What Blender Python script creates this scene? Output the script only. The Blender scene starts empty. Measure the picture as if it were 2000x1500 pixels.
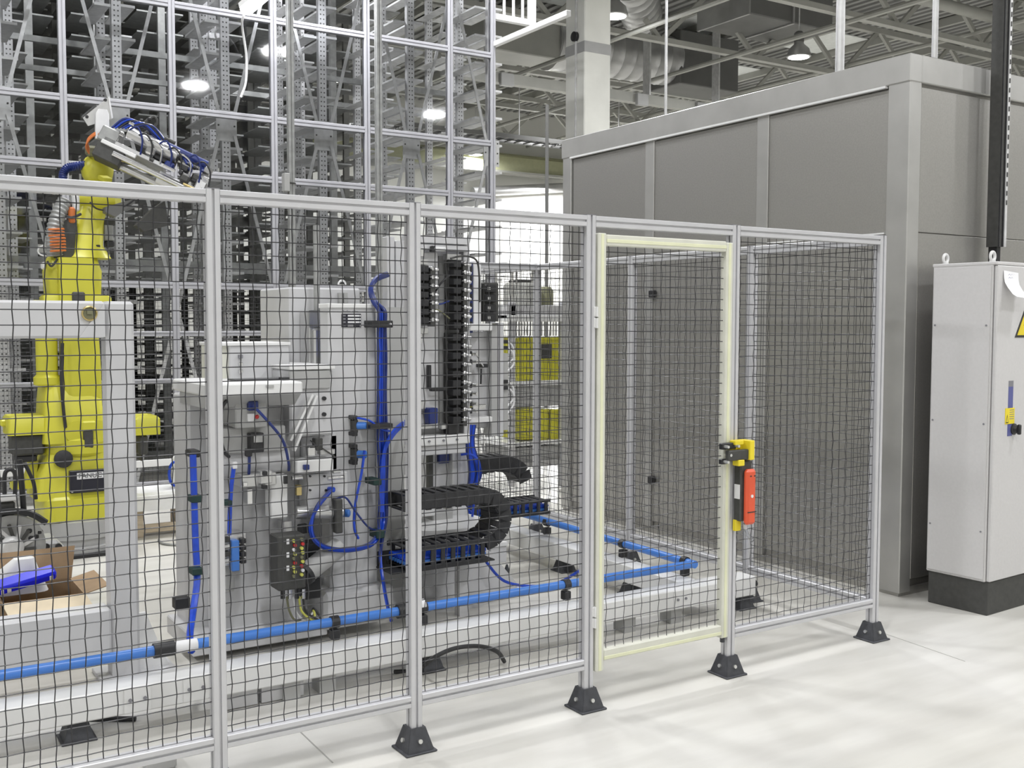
import bpy, bmesh, math, random
from mathutils import Vector, Matrix
random.seed(7)
SC = bpy.context.scene
COL = SC.collection
PI = math.pi
# ------------------------------------------------------------------ camera
F, PIT, ROLL, YAW = 2057.4, .0579, .0016, .5669          # focal length in px of the 2000x1500 frame
CP = Vector((-2.78, -3.746, 1.73))
_r = Vector((math.cos(YAW), -math.sin(YAW), 0))
FW = Vector((math.sin(YAW)*math.cos(PIT), math.cos(YAW)*math.cos(PIT), -math.sin(PIT)))
_u = _r.cross(FW)
RT = _r*math.cos(ROLL) + _u*math.sin(ROLL)
UP = _u*math.cos(ROLL) - _r*math.sin(ROLL)
cd = bpy.data.cameras.new('camera'); cam = bpy.data.objects.new('camera', cd); COL.objects.link(cam)
cd.sensor_width = 36; cd.lens = F/2000*36; cd.clip_start = .05; cd.clip_end = 200
cam.matrix_world = Matrix(((RT.x, UP.x, -FW.x, CP.x), (RT.y, UP.y, -FW.y, CP.y), (RT.z, UP.z, -FW.z, CP.z), (0, 0, 0, 1)))
SC.camera = cam
# ------------------------------------------------------------------ light and exposure
SC.view_settings.view_transform = 'Standard'; SC.view_settings.look = 'None'
SC.view_settings.gamma = 1; SC.view_settings.use_curve_mapping = False
SC.view_settings.exposure = 0.22
W = bpy.data.worlds.new('world'); SC.world = W; W.use_nodes = True
W.node_tree.nodes['Background'].inputs[0].default_value = (.9, .95, 1, 1)
W.node_tree.nodes['Background'].inputs[1].default_value = .3
def lamp_light(x, y, z, power, size=.5, col=(.98, .985, 1), name='high_bay_and_fill_light'):
    d = bpy.data.lights.new(name, 'AREA'); d.shape = 'DISK'; d.size = size; d.energy = power; d.color = col
    o = bpy.data.objects.new(name, d); COL.objects.link(o); o.location = (x, y, z); return o
LAMPS_SEEN = [(13.356, 11.067), (8.577, 10.842), (14.154, 25.0), (8.136, 22.302), (6.483, 17.858)]
LP = 135
for x, y in LAMPS_SEEN: lamp_light(x, y, 6.97, LP)
for x, y in [(-7, -6), (-1.5, -6.5), (4, -6), (10, -6), (16, -6), (-7, -1), (-1.2, -1.6), (4.5, -2.2), (10, -1), (17, -1),
             (-7, 4.6), (-1.2, 3.6), (3.4, 5.8), (.4, 6.2), (1.2, 9.0), (8.6, 5), (15, 5), (19, 11), (12, 17.5), (19, 18)]:  # adjacent entries before and behind the front rack are fill added to brighten it
    lamp_light(x, y, 6.97, LP)
lamp_light(17.2, 24.6, 6.2, 420, 1.2, (1, 1, 1), 'wall_flood_light')      # the flood lamp that burns out the far wall
# ------------------------------------------------------------------ materials
def mat(name, col, rough=.5, metal=0., var=.06, scale=8., bump=0., emit=0., spec=.5, stretch=None):
    m = bpy.data.materials.new(name); m.use_nodes = True; n = m.node_tree; b = n.nodes['Principled BSDF']
    b.inputs['Roughness'].default_value = rough; b.inputs['Metallic'].default_value = metal
    b.inputs['Specular IOR Level'].default_value = spec
    tc = n.nodes.new('ShaderNodeTexCoord'); nz = n.nodes.new('ShaderNodeTexNoise'); nz.inputs['Scale'].default_value = scale
    nz.inputs['Detail'].default_value = 4
    if stretch:
        mp = n.nodes.new('ShaderNodeMapping'); mp.inputs['Scale'].default_value = stretch
        n.links.new(tc.outputs['Object'], mp.inputs[0]); n.links.new(mp.outputs[0], nz.inputs['Vector'])
    else: n.links.new(tc.outputs['Object'], nz.inputs['Vector'])
    rp = n.nodes.new('ShaderNodeValToRGB')
    rp.color_ramp.elements[0].position = .3; rp.color_ramp.elements[1].position = .7
    rp.color_ramp.elements[0].color = tuple(c*(1-var) for c in col)+(1,)
    rp.color_ramp.elements[1].color = tuple(min(1, c*(1+var)) for c in col)+(1,)
    n.links.new(nz.outputs['Fac'], rp.inputs[0]); n.links.new(rp.outputs[0], b.inputs['Base Color'])
    if bump:
        bp = n.nodes.new('ShaderNodeBump'); bp.inputs['Strength'].default_value = bump; bp.inputs['Distance'].default_value = .01
        n.links.new(nz.outputs['Fac'], bp.inputs['Height']); n.links.new(bp.outputs[0], b.inputs['Normal'])
    if emit:
        b.inputs['Emission Color'].default_value = col+(1,); b.inputs['Emission Strength'].default_value = emit
    return m
M = dict(
 alu=mat('anodised_aluminium', (.60, .60, .62), .42, .35, .03),
 alug=mat('grey_guard_aluminium', (.42, .42, .45), .45, .3, .04),  # greyer, darker aluminium used on the tall guard
 seam=mat('floor_joint_filler', (.36, .355, .33), .7),
 wire=mat('black_wire', (.03, .03, .033), .36, 0.),
 foot=mat('dark_grey_cast_iron', (.06, .062, .07), .55, .2, .15, 40, .2),
 bolt=mat('zinc_bolt', (.7, .7, .68), .3, .8),
 cream=mat('pale_yellow_strip', (.74, .75, .53), .5),
 creamy=mat('cream_profile', (.66, .66, .58), .5),
 grey=mat('light_grey_machine_paint', (.56, .56, .57), .42, 0, .03, 5),
 grey2=mat('mid_grey_machine_paint', (.40, .40, .395), .45, 0, .05, 6),
 white=mat('white_paint', (.74, .74, .735), .4, 0, .03, 4),
 cab=mat('cabinet_grey_paint', (.60, .59, .59), .5, 0, .02, 60, .05),
 plinth=mat('plinth_black', (.055, .055, .052), .6, 0, .15, 30),
 steel=mat('brushed_stainless', (.415, .405, .385), .4, .7, .05, 90),
 steelf=mat('stainless_trim', (.47, .465, .45), .42, .6, .07, 4),
 yellow=mat('robot_yellow_paint', (.60, .57, .05), .38, 0, .05, 5),
 yellow2=mat('signal_yellow', (.82, .66, .03), .5),
 red=mat('orange_red_plastic', (.72, .10, .04), .4),
 black=mat('black_plastic', (.02, .02, .022), .45),
 rubber=mat('black_rubber', (.028, .028, .03), .6, 0, .2, 30, .2),
 chrome=mat('chrome', (.75, .75, .76), .18, 1.),
 metal=mat('machined_aluminium', (.62, .62, .62), .3, .8, .05, 20),
 galv=mat('galvanised_steel', (.64, .64, .64), .5, .25, .12, 14),
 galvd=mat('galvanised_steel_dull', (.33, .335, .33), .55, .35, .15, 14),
 blue=mat('blue_hose', (.012, .06, .50), .3, 0, .15, 20),
 navy=mat('dark_blue_hose', (.015, .03, .16), .35, 0, .2, 20),
 pipe=mat('blue_pipe', (.06, .20, .60), .32, 0, .05, 5),
 orange=mat('orange_cable', (.6, .17, .04), .5),
 green=mat('dark_green_strap', (.01, .035, .03), .6),
 card=mat('brown_cardboard', (.36, .25, .15), .8, 0, .12, 10),
 cardin=mat('pale_cardboard', (.66, .56, .40), .8, 0, .08, 10),
 bluepack=mat('blue_package', (.005, .012, .72), .35),
 foam=mat('white_foam', (.86, .86, .86), .6),
 wood=mat('pale_wood', (.55, .46, .34), .7, 0, .15, 12, .1, stretch=(1, 8, 8)),
 plate=mat('black_name_plate', (.02, .02, .03), .35),
 ink=mat('black_ink', (.03, .03, .03), .6), pale=mat('pale_print', (.75, .75, .76), .5), greyink=mat('grey_ink', (.22, .22, .24), .6),
 paper=mat('white_paper', (.88, .88, .90), .8, 0, .02),
 stripblue=mat('grey_blue_label', (.10, .11, .30), .5),
 concrete=mat('painted_concrete', (.82, .82, .77), .75, 0, .09, 1.3, .05),
 wall=mat('white_wall_paint', (.78, .78, .74), .8, 0, .03, .7),
 ceil=mat('ceiling_sheet', (.34, .34, .33), .6, .1, .08, .6),
 galvk=mat('shade_darkened_steel', (.15, .15, .14), .6, .2, .2, 10),  # rear rack steel, its colour darkened to carry the shade back there
 truss=mat('truss_paint', (.40, .40, .37), .55, 0, .06, 3),
 duct=mat('duct_zinc', (.50, .50, .50), .38, .75, .12, 2.5),
 ductd=mat('dark_duct', (.16, .16, .155), .6, .2, .1, 2),
 olivey=mat('pale_olive_paint', (.46, .47, .30), .6),
 sky=mat('roof_light_sheet', (.80, .82, .80), .7),
 redlamp=mat('red_cap', (.5, .03, .03), .4), yellowcap=mat('yellow_cap', (.6, .6, .12), .4), brass=mat('brass', (.6, .48, .22), .3, .9),
 olive=mat('olive_metal', (.20, .20, .12), .6, .2),
 lens=mat('lamp_lens', (1., .99, .97), .5, emit=14.), tube=mat('fluorescent_tube', (.95, .95, 1.), .5, emit=9.),
)
def floor_mat():
    m = bpy.data.materials.new('polished_concrete_floor'); m.use_nodes = True; n = m.node_tree; b = n.nodes['Principled BSDF']
    tc = n.nodes.new('ShaderNodeTexCoord')
    n1 = n.nodes.new('ShaderNodeTexNoise'); n1.inputs['Scale'].default_value = .7; n1.inputs['Detail'].default_value = 6
    n2 = n.nodes.new('ShaderNodeTexNoise'); n2.inputs['Scale'].default_value = 3.; n2.inputs['Detail'].default_value = 8
    mp = n.nodes.new('ShaderNodeMapping'); mp.inputs['Scale'].default_value = (.35, 2.2, 1)
    n.links.new(tc.outputs['Object'], n1.inputs['Vector']); n.links.new(tc.outputs['Object'], mp.inputs[0]); n.links.new(mp.outputs[0], n2.inputs['Vector'])
    r1 = n.nodes.new('ShaderNodeValToRGB'); r1.color_ramp.elements[0].position = .3; r1.color_ramp.elements[1].position = .7
    r1.color_ramp.elements[0].color = (.62, .605, .55, 1); r1.color_ramp.elements[1].color = (.72, .71, .68, 1)
    r2 = n.nodes.new('ShaderNodeValToRGB'); r2.color_ramp.elements[0].position = .35; r2.color_ramp.elements[1].position = .62
    r2.color_ramp.elements[0].color = (.88, .875, .87, 1); r2.color_ramp.elements[1].color = (1, 1, 1, 1)
    mx = n.nodes.new('ShaderNodeMix'); mx.data_type = 'RGBA'; mx.blend_type = 'MULTIPLY'; mx.inputs[0].default_value = 1
    n.links.new(n1.outputs['Fac'], r1.inputs[0]); n.links.new(n2.outputs['Fac'], r2.inputs[0])
    n.links.new(r1.outputs[0], mx.inputs[6]); n.links.new(r2.outputs[0], mx.inputs[7]); n.links.new(mx.outputs[2], b.inputs['Base Color'])
    rr = n.nodes.new('ShaderNodeMapRange'); rr.inputs[3].default_value = .26; rr.inputs[4].default_value = .42
    n.links.new(n2.outputs['Fac'], rr.inputs[0]); n.links.new(rr.outputs[0], b.inputs['Roughness'])
    return m
M['floor'] = floor_mat()
def perforated(name, col, pitch=.05, hole=.0085):
    """galvanised upright with rows of punched holes (dark dots) from a modulo pattern on object coordinates"""
    m = mat(name, col, .5, .35, .1, 14); n = m.node_tree; b = n.nodes['Principled BSDF']
    tc = n.nodes.new('ShaderNodeTexCoord'); sp = n.nodes.new('ShaderNodeSeparateXYZ'); n.links.new(tc.outputs['Object'], sp.inputs[0])
    def mt(op, a, v=None, w=None):
        x = n.nodes.new('ShaderNodeMath'); x.operation = op
        for i, q in enumerate((a, v, w)):
            if q is None: continue
            if isinstance(q, (int, float)): x.inputs[i].default_value = q
            else: n.links.new(q, x.inputs[i])
        return x.outputs[0]
    zz = mt('ABSOLUTE', mt('SUBTRACT', mt('MODULO', mt('ADD', sp.outputs[2], 50.), pitch), pitch/2))
    xx = mt('ABSOLUTE', mt('SUBTRACT', mt('ABSOLUTE', sp.outputs[0]), .018))
    d = mt('SQRT', mt('ADD', mt('MULTIPLY', zz, zz), mt('MULTIPLY', xx, xx)))
    k = mt('LESS_THAN', d, hole)
    src = b.inputs['Base Color'].links[0].from_socket
    mx = n.nodes.new('ShaderNodeMix'); mx.data_type = 'RGBA'; n.links.new(k, mx.inputs[0]); n.links.new(src, mx.inputs[6])
    mx.inputs[7].default_value = (.10, .10, .10, 1); n.links.new(mx.outputs[2], b.inputs['Base Color'])
    return m
M['perf'] = perforated('perforated_upright_steel', (.62, .62, .63))
def glass_mat():
    m = bpy.data.materials.new('clear_polycarbonate'); m.use_nodes = True; n = m.node_tree; n.nodes.remove(n.nodes['Principled BSDF'])
    o = n.nodes['Material Output']; t = n.nodes.new('ShaderNodeBsdfTransparent'); t.inputs[0].default_value = (.97, .975, .98, 1)
    g = n.nodes.new('ShaderNodeBsdfGlossy'); g.inputs['Roughness'].default_value = .04
    f = n.nodes.new('ShaderNodeFresnel'); f.inputs[0].default_value = 1.45
    nz = n.nodes.new('ShaderNodeTexNoise'); nz.inputs['Scale'].default_value = 2.2; bp = n.nodes.new('ShaderNodeBump'); bp.inputs['Strength'].default_value = .12
    n.links.new(nz.outputs['Fac'], bp.inputs['Height']); n.links.new(bp.outputs[0], g.inputs['Normal'])
    mx = n.nodes.new('ShaderNodeMixShader'); n.links.new(f.outputs[0], mx.inputs[0]); n.links.new(t.outputs[0], mx.inputs[1]); n.links.new(g.outputs[0], mx.inputs[2])
    n.links.new(mx.outputs[0], o.inputs[0]); return m
M['glass'] = glass_mat()
def clearplastic():
    m = glass_mat(); m.name = 'hazy_clear_plastic'
    m.node_tree.nodes['Transparent BSDF'].inputs[0].default_value = (.94, .945, .96, 1); return m
M['clear'] = clearplastic()
# ------------------------------------------------------------------ geometry helpers
def on(px, py, ax, v):
    d = FW + RT*((px-1000)/F) + UP*((750-py)/F); t = (v-CP[ax])/d[ax]; return CP + d*t
def PY(px, py, Y): return on(px, py, 1, Y)
def PX(px, py, X): return on(px, py, 0, X)
def PZ(px, py, Z=0): return on(px, py, 2, Z)
class MB:
    def __init__(s): s.v = []; s.f = []
    def add(s, vs, fs):
        k = len(s.v); s.v += [Vector(v) for v in vs]; s.f += [[i+k for i in f] for f in fs]; return s
    def box(s, x0, x1, y0, y1, z0, z1, bev=0, m=None):
        if x0 > x1: x0, x1 = x1, x0
        if y0 > y1: y0, y1 = y1, y0
        if z0 > z1: z0, z1 = z1, z0
        if bev <= 0:
            vs = [(x, y, z) for z in (z0, z1) for y in (y0, y1) for x in (x0, x1)]
            fs = [(0, 2, 3, 1), (4, 5, 7, 6), (0, 1, 5, 4), (2, 6, 7, 3), (0, 4, 6, 2), (1, 3, 7, 5)]
        else:
            b = min(bev, (x1-x0)/2.01, (y1-y0)/2.01, (z1-z0)/2.01); vs = []; ix = {}
            for a, x in enumerate((x0, x1)):
                for c, y in enumerate((y0, y1)):
                    for e, z in enumerate((z0, z1)):
                        sx, sy, sz = (1, -1)[a]*b, (1, -1)[c]*b, (1, -1)[e]*b
                        ix[a, c, e] = len(vs); vs += [(x, y+sy, z+sz), (x+sx, y, z+sz), (x+sx, y+sy, z)]
            I = lambda a, c, e, k: ix[a, c, e]+k
            fs = []
            for a in (0, 1): fs.append([I(a, 0, 0, 0), I(a, 1, 0, 0), I(a, 1, 1, 0), I(a, 0, 1, 0)])
            for a in (0, 1): fs.append([I(0, a, 0, 1), I(1, a, 0, 1), I(1, a, 1, 1), I(0, a, 1, 1)])
            for a in (0, 1): fs.append([I(0, 0, a, 2), I(1, 0, a, 2), I(1, 1, a, 2), I(0, 1, a, 2)])
            for p in (0, 1):
                for q in (0, 1):
                    fs.append([I(0, p, q, 1), I(1, p, q, 1), I(1, p, q, 2), I(0, p, q, 2)])
                    fs.append([I(p, 0, q, 0), I(p, 1, q, 0), I(p, 1, q, 2), I(p, 0, q, 2)])
                    fs.append([I(p, q, 0, 0), I(p, q, 1, 0), I(p, q, 1, 1), I(p, q, 0, 1)])
            for a in (0, 1):
                for c in (0, 1):
                    for e in (0, 1): fs.append([I(a, c, e, 0), I(a, c, e, 1), I(a, c, e, 2)])
        if m is not None: vs = [m @ Vector(v) for v in vs]
        return s.add(vs, fs)
    def obox(s, c, sz, m3=None, bev=0):
        m = Matrix.Translation(Vector(c)) @ (m3.to_4x4() if m3 else Matrix.Identity(4))
        return s.box(-sz[0]/2, sz[0]/2, -sz[1]/2, sz[1]/2, -sz[2]/2, sz[2]/2, bev, m)
    def bar(s, a, b, w, h=None, up=(0, 0, 1)):
        """rectangular bar from a to b, w across, h along up"""
        a, b = Vector(a), Vector(b); d = (b-a).normalized(); u = Vector(up); x = d.cross(u)
        if x.length < 1e-4: x = d.cross(Vector((1, 0, 0)))
        x.normalize(); z = x.cross(d); h = h or w; vs = []
        for p in (a, b):
            for i, j in ((-1, -1), (1, -1), (1, 1), (-1, 1)): vs.append(p + x*(i*w/2) + z*(j*h/2))
        return s.add(vs, [(0, 1, 2, 3), (4, 7, 6, 5), (0, 4, 5, 1), (1, 5, 6, 2), (2, 6, 7, 3), (3, 7, 4, 0)])
    def sect(s, secs, closed=False, cap=True):
        n = len(secs[0]); vs = [p for q in secs for p in q]; fs = []; m = len(secs)
        for i in range(m if closed else m-1):
            for j in range(n):
                a, b = i*n, ((i+1) % m)*n; fs.append((a+j, a+(j+1) % n, b+(j+1) % n, b+j))
        if cap and not closed: fs += [list(range(n))[::-1], [(m-1)*n+j for j in range(n)]]
        return s.add(vs, fs)
    def tube(s, pts, r, seg=8, closed=False):
        pts = [Vector(p) for p in pts]; n = len(pts); secs = []; ref = None
        for i, p in enumerate(pts):
            if closed: d = pts[(i+1) % n]-pts[i-1]
            else: d = pts[min(i+1, n-1)]-pts[max(i-1, 0)]
            d.normalize()
            if ref is None:
                ref = Vector((0, 0, 1)) if abs(d.z) < .9 else Vector((1, 0, 0))
            x = ref-d*ref.dot(d); x.normalize(); ref = x; y = d.cross(x)
            rr = r[i] if isinstance(r, (list, tuple)) else r
            secs.append([p + x*(rr*math.cos(2*PI*k/seg)) + y*(rr*math.sin(2*PI*k/seg)) for k in range(seg)])
        return s.sect(secs, closed)
    def cyl(s, a, b, r, seg=16, r1=None): return s.tube([a, b], [r, r if r1 is None else r1], seg)
    def prism(s, poly, ax, a, b):
        """poly: 2-D points in the other two axes (cyclic order), extruded along axis ax from a to b"""
        def mk(u, v, t):
            return {0: (t, u, v), 1: (u, t, v), 2: (u, v, t)}[ax]
        return s.sect([[mk(u, v, a) for u, v in poly], [mk(u, v, b) for u, v in poly]])
    def lathe(s, prof, o, ax=(0, 0, 1), seg=20):
        d = Vector(ax).normalized(); x = d.orthogonal().normalized(); y = d.cross(x); o = Vector(o)
        return s.sect([[o + d*z + x*(r*math.cos(2*PI*k/seg)) + y*(r*math.sin(2*PI*k/seg)) for k in range(seg)] for r, z in prof])
    def ball(s, c, r, seg=14, sc=(1, 1, 1)):
        c = Vector(c); secs = []
        for i in range(9):
            t = -PI/2+PI*i/8; q = max(math.cos(t), .02)
            secs.append([c+Vector((r*q*math.cos(2*PI*k/seg)*sc[0], r*q*math.sin(2*PI*k/seg)*sc[1], r*math.sin(t)*sc[2])) for k in range(seg)])
        return s.sect(secs)
    def mesh(s, name, m, smooth=False):
        me = bpy.data.meshes.new(name); me.from_pydata(s.v, [], s.f)
        bm = bmesh.new(); bm.from_mesh(me); bmesh.ops.recalc_face_normals(bm, faces=bm.faces[:])
        if smooth:
            for f in bm.faces: f.smooth = True
            for e in bm.edges:
                if len(e.link_faces) == 2 and e.calc_face_angle(0) > math.radians(38): e.smooth = False
        bm.to_mesh(me); bm.free(); me.materials.append(M[m]); return me
    def build(s, name, m, parent=None, smooth=False):
        """world-space vertices; linked under parent without moving"""
        o = bpy.data.objects.new(name, s.mesh(name, m, smooth)); COL.objects.link(o)
        if parent is not None: adopt(o, parent)
        return o
WM = {}
def wmat(o):
    if o is None: return Matrix.Identity(4)
    if o.name in WM: return WM[o.name]
    return Matrix.Identity(4)
def adopt(o, parent):
    o.parent = parent; o.matrix_parent_inverse = wmat(parent).inverted()
def link(name, me, parent=None, loc=None):
    o = bpy.data.objects.new(name, me); COL.objects.link(o)
    if parent is not None: o.parent = parent
    if loc: o.location = loc
    return o
def tag(o, label, cat, group=None, kind=None):
    if label: o['label'] = label
    if cat: o['category'] = cat
    if group: o['group'] = group
    if kind: o['kind'] = kind
    return o
def thing(name, label, cat, loc=(0, 0, 0), rz=0, group=None):
    o = bpy.data.objects.new(name, None); COL.objects.link(o); o.location = loc; o.rotation_euler = (0, 0, rz); o.empty_display_size = .1
    WM[o.name] = Matrix.Translation(Vector(loc)) @ Matrix.Rotation(rz, 4, 'Z')
    return tag(o, label, cat, group)
def struct(o): o['kind'] = 'structure'; return o
def smooth_path(pts, n=8):
    pts = [Vector(p) for p in pts]; out = []
    for i in range(len(pts)-1):
        p0, p1, p2, p3 = pts[max(i-1, 0)], pts[i], pts[i+1], pts[min(i+2, len(pts)-1)]
        for k in range(n):
            t = k/n
            out.append(.5*((2*p1)+(p2-p0)*t+(2*p0-5*p1+4*p2-p3)*t*t+(3*p1-p0-3*p2+p3)*t**3))
    out.append(pts[-1]); return out
def hose(name, pts, r, m, parent, n=8, seg=7): return MB().tube(smooth_path(pts, n), r, seg).build(name, m, parent, True)
def text(s, size, o, ux, uy, m, parent, name='lettering', wid=None):
    """flat lettering, s written from point o along ux with letters standing along uy"""
    c = bpy.data.curves.new(name, 'FONT'); c.body = s; c.size = size; c.extrude = .0004; c.align_x = 'CENTER'; c.align_y = 'CENTER'
    t = bpy.data.objects.new(name, c); COL.objects.link(t); bpy.context.view_layer.update()
    me = bpy.data.meshes.new_from_object(t.evaluated_get(bpy.context.evaluated_depsgraph_get())); bpy.data.objects.remove(t)
    ux, uy = Vector(ux).normalized(), Vector(uy).normalized(); uz = ux.cross(uy)
    me.transform(Matrix(((ux.x, uy.x, uz.x, o[0]), (ux.y, uy.y, uz.y, o[1]), (ux.z, uy.z, uz.z, o[2]), (0, 0, 0, 1))))
    me.materials.clear(); me.materials.append(M[m]); ob = bpy.data.objects.new(name, me); COL.objects.link(ob)
    adopt(ob, parent); return ob
def fb(px0, py0, px1, py1, Y, d, bev=0, mb=None):
    """box whose front face (at plane Y) covers the given picture rectangle, d deep"""
    a = PY(px0, (py0+py1)/2, Y).x; b = PY(px1, (py0+py1)/2, Y).x; xm = (px0+px1)/2
    return (mb or MB()).box(a, b, Y, Y+d, PY(xm, py1, Y).z, PY(xm, py0, Y).z, bev)
# profile cross-section of slotted aluminium extrusion
def slot(w, s=.005, d=.009, c=.003):
    h = w/2; q = []
    base = [(-h+c, -h), (-s, -h), (-s, -h+d), (s, -h+d), (s, -h), (h-c, -h)]
    for k in range(4):
        a = k*PI/2
        for x, y in base: q.append((x*math.cos(a)-y*math.sin(a), x*math.sin(a)+y*math.cos(a)))
    return q
PW = .05
# ------------------------------------------------------------------ hall
X0, X1, Y0, Y1, ZC = -12., 26., -11., 26., 8.7
fl = struct(MB().box(X0, X1, Y0, Y1, -.2, 0).build('floor', 'floor'))
def strip(a, b, w=.006): MB().bar(a+Vector((0, 0, .0006)), b+Vector((0, 0, .0006)), w, .0012).build('joint', 'seam', fl)
strip(PZ(566, 1410), PZ(650, 1490)); strip(PZ(1700, 1228), PZ(1885, 1292), .004)
cl = struct(MB().box(X0, X1, Y0, Y1, ZC, ZC+.2).build('ceiling', 'ceil'))
b = MB()
for i in range(150):
    x = X0+.12+i*.25; b.box(x, x+.11, Y0+.1, Y1-.1, ZC-.05, ZC)
o = b.build('deck_rib', 'ceil', cl); o['kind'] = 'stuff'
for nm, bx in dict(wall_back=(X0, X1, Y1, Y1+.2), wall_front=(X0, X1, Y0-.2, Y0), wall_left=(X0-.2, X0, Y0, Y1), wall_right=(X1, X1+.2, Y0, Y1)).items():
    struct(MB().box(*bx, 0, ZC).build(nm, 'wall'))
for k, (x, y) in enumerate([(10.6, 10.2), (13.6, 10.2), (16.6, 13.6), (13.2, 13.8), (9.2, 13.8), (17, 17.2), (12, 17.2)]):
    MB().box(x, x+1.9, y, y+1.6, ZC-.075, ZC-.05).build('roof_light', 'sky', cl)
for x in [2.4+k*1.8 for k in range(13)]+[14.154, 8.136, 6.483, 8.577]:
     b = MB().box(x-.05, x+.05, Y0+.1, Y1-.1, ZC-.23, ZC-.05); b.build('purlin', 'truss', cl)
TZ = 7.3
for k, y in enumerate([5.8, 9.3, 12.45, 16., 19.4, 22.95]):
    t = thing('roof_truss', ['pale steel roof truss nearest to the camera, above the cage front', 'pale steel roof truss crossing behind the steel enclosure top, first seen',
        'second pale roof truss back, behind the hanging high-bay lamps', 'third pale roof truss back, beside the concrete column',
        'fourth pale roof truss back, over the cable trunking', 'farthest pale roof truss, just before the white end wall'][k], 'roof truss', (0, y, TZ), 0)
    MB().box(X0+.1, X1-.1, y-.07, y+.07, TZ-.07, TZ+.03).build('bottom_chord', 'truss', t)
    MB().box(X0+.1, X1-.1, y-.07, y+.07, ZC-.36, ZC-.24).build('top_chord', 'truss', t)
    wm = MB().bar((0, 0, 0), (1.25, 0, ZC-.3-TZ), .09, .07, (0, 1, 0)).mesh('web_member', 'truss')
    wm2 = MB().bar((0, 0, ZC-.3-TZ), (1.25, 0, 0), .09, .07, (0, 1, 0)).mesh('web_member', 'truss')
    for i in range(8):
        x = 3.2+i*2.6+.5*(k % 2)
        link('web_member', wm, t, (x, 0, 0)); link('web_member', wm2, t, (x+1.3, 0, 0))
# concrete column
t = thing('concrete_column', 'square white painted concrete column rising behind the steel enclosure', 'column', (7.1, 9.6, 0))
MB().box(6.85, 7.35, 9.35, 9.85, 0, ZC-.05, .015).build('shaft', 'concrete', t)
p = PX(1143, 85, 6.85); MB().box(6.845, 7.352, 9.345, 9.852, p.z-.11, p.z+.05).build('grey_band', 'grey2', t)
MB().cyl((6.835, 9.55, 0), (6.835, 9.55, ZC-.1), .018, 8).build('conduit', 'galv', t, True)
p = PX(1125, 72, 6.84); MB().lathe([(.03, -.02), (.075, 0), (.075, .05), (.03, .06)], p, (-1, 0, 0), 14).build('sounder', 'black', t, True)
# ducts and pipes under the roof
def ribbed(a, b, r, n):
    pts = []; rr = []; a, b = Vector(a), Vector(b)
    for i in range(n+1):
        q = a.lerp(b, i/n); e = (b-a).normalized()*.02
        pts += [q-e, q, q+e]; rr += [r, r*1.025, r]
    return MB().tube(pts, rr, 22)
t = thing('spiral_duct', 'round ribbed spiral air duct crossing behind the concrete column', 'duct', (10.4, 16.2, 7.6))
ribbed((10.3, 15.3, 7.75), (13.5, 15.1, 7.75), .55, 10).build('duct_pipe', 'duct', t, True)
MB().cyl((10.26, 15.3, 7.75), (10.32, 15.3, 7.75), .58, 22).build('end_flange', 'duct', t, True)
MB().box(8.4, 10.27, 14.85, 15.75, 7.3, 8.2, .02).build('plenum_box', 'truss', t)
MB().box(13.4, 15.2, 14.6, 15.7, 7.15, 8.35, .02).build('end_box', 'ductd', t)
t = thing('branch_duct', 'short round zinc duct beside the right side of the column top', 'duct', (10.2, 12.4, 7.6))
ribbed((9.5, 11.6, 8.0), (11.1, 13.2, 8.0), .42, 6).build('duct_pipe', 'duct', t, True)
t = thing('rectangular_duct', 'large dark rectangular air duct at the top edge over the enclosure', 'duct', (13, 12, 7.72))
for x in (12.6, 14.2):
    for y in (11.5, 12.5): MB().cyl((x, y, 8.42), (x, y, ZC), .012, 6).build('hanger', 'galv', t)
MB().box(12.2, 14.6, 11.3, 12.7, 7.72, 8.42, .02).build('duct_body', 'ductd', t)
for x in (12.18, 13.4): MB().box(x, x+.05, 11.27, 12.73, 7.69, 8.45).build('flange', 'duct', t)
for k, (x, z) in enumerate([(9.4, 6.95), (12.4, 7.05), (16.4, 7.5)]):
    tag(MB().cyl((x, 6.2, z), (x, 25.5, z), .05, 8).build('ceiling_pipe', 'truss', None, True),
        ['thin pale ceiling pipe running back beside the column', 'thin pale ceiling pipe running back above the high-bay lamp', 'thin pale ceiling pipe running back at the far right under the roof'][k], 'pipe')
tag(MB().cyl((8, 9.0, 7.75), (25, 9.0, 7.75), .11, 10).build('heating_pipe', 'truss', None, True), 'thick pale pipe along the nearest roof truss, upper right', 'pipe')
t = thing('cable_trunking', 'pale grey cable trunking hung level behind the concrete column', 'trunking', (10, 13.2, 6.6))
MB().box(7.0, 15.5, 14.0, 14.18, 6.42, 6.62).build('channel', 'truss', t)
for x in (8, 10, 12, 14): MB().box(x-.02, x+.02, 13.98, 14.2, 6.62, 8.6).build('hanger', 'galv', t)
for k in range(4): MB().box(8.2+k*1.7, 8.5+k*1.7, 13.9, 14.0, 6.35, 6.6, .01).build('tap_off_box', 'grey2', t)
t = thing('cable_ladder', 'dark cable ladder with cables seen between rack and column', 'cable ladder', (9, 18, 6.2))
for x in (8, 11, 14): MB().cyl((x, 17.6, 6.2), (x, 17.6, ZC), .015, 6).build('hanger', 'galv', t)
for y in (17.6, 18.2): MB().box(6, 17, y-.02, y+.02, 6.1, 6.2).build('side_rail', 'ductd', t)
b = MB()
for i in range(40): b.box(6.1+i*.27, 6.14+i*.27, 17.6, 18.2, 6.11, 6.14)
o = b.build('rung', 'ductd', t); o['kind'] = 'stuff'
for q in range(4): MB().cyl((6, 17.7+q*.13, 6.18), (17, 17.7+q*.13, 6.18), .035, 6).build('cable', 'black', t, True)
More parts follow.
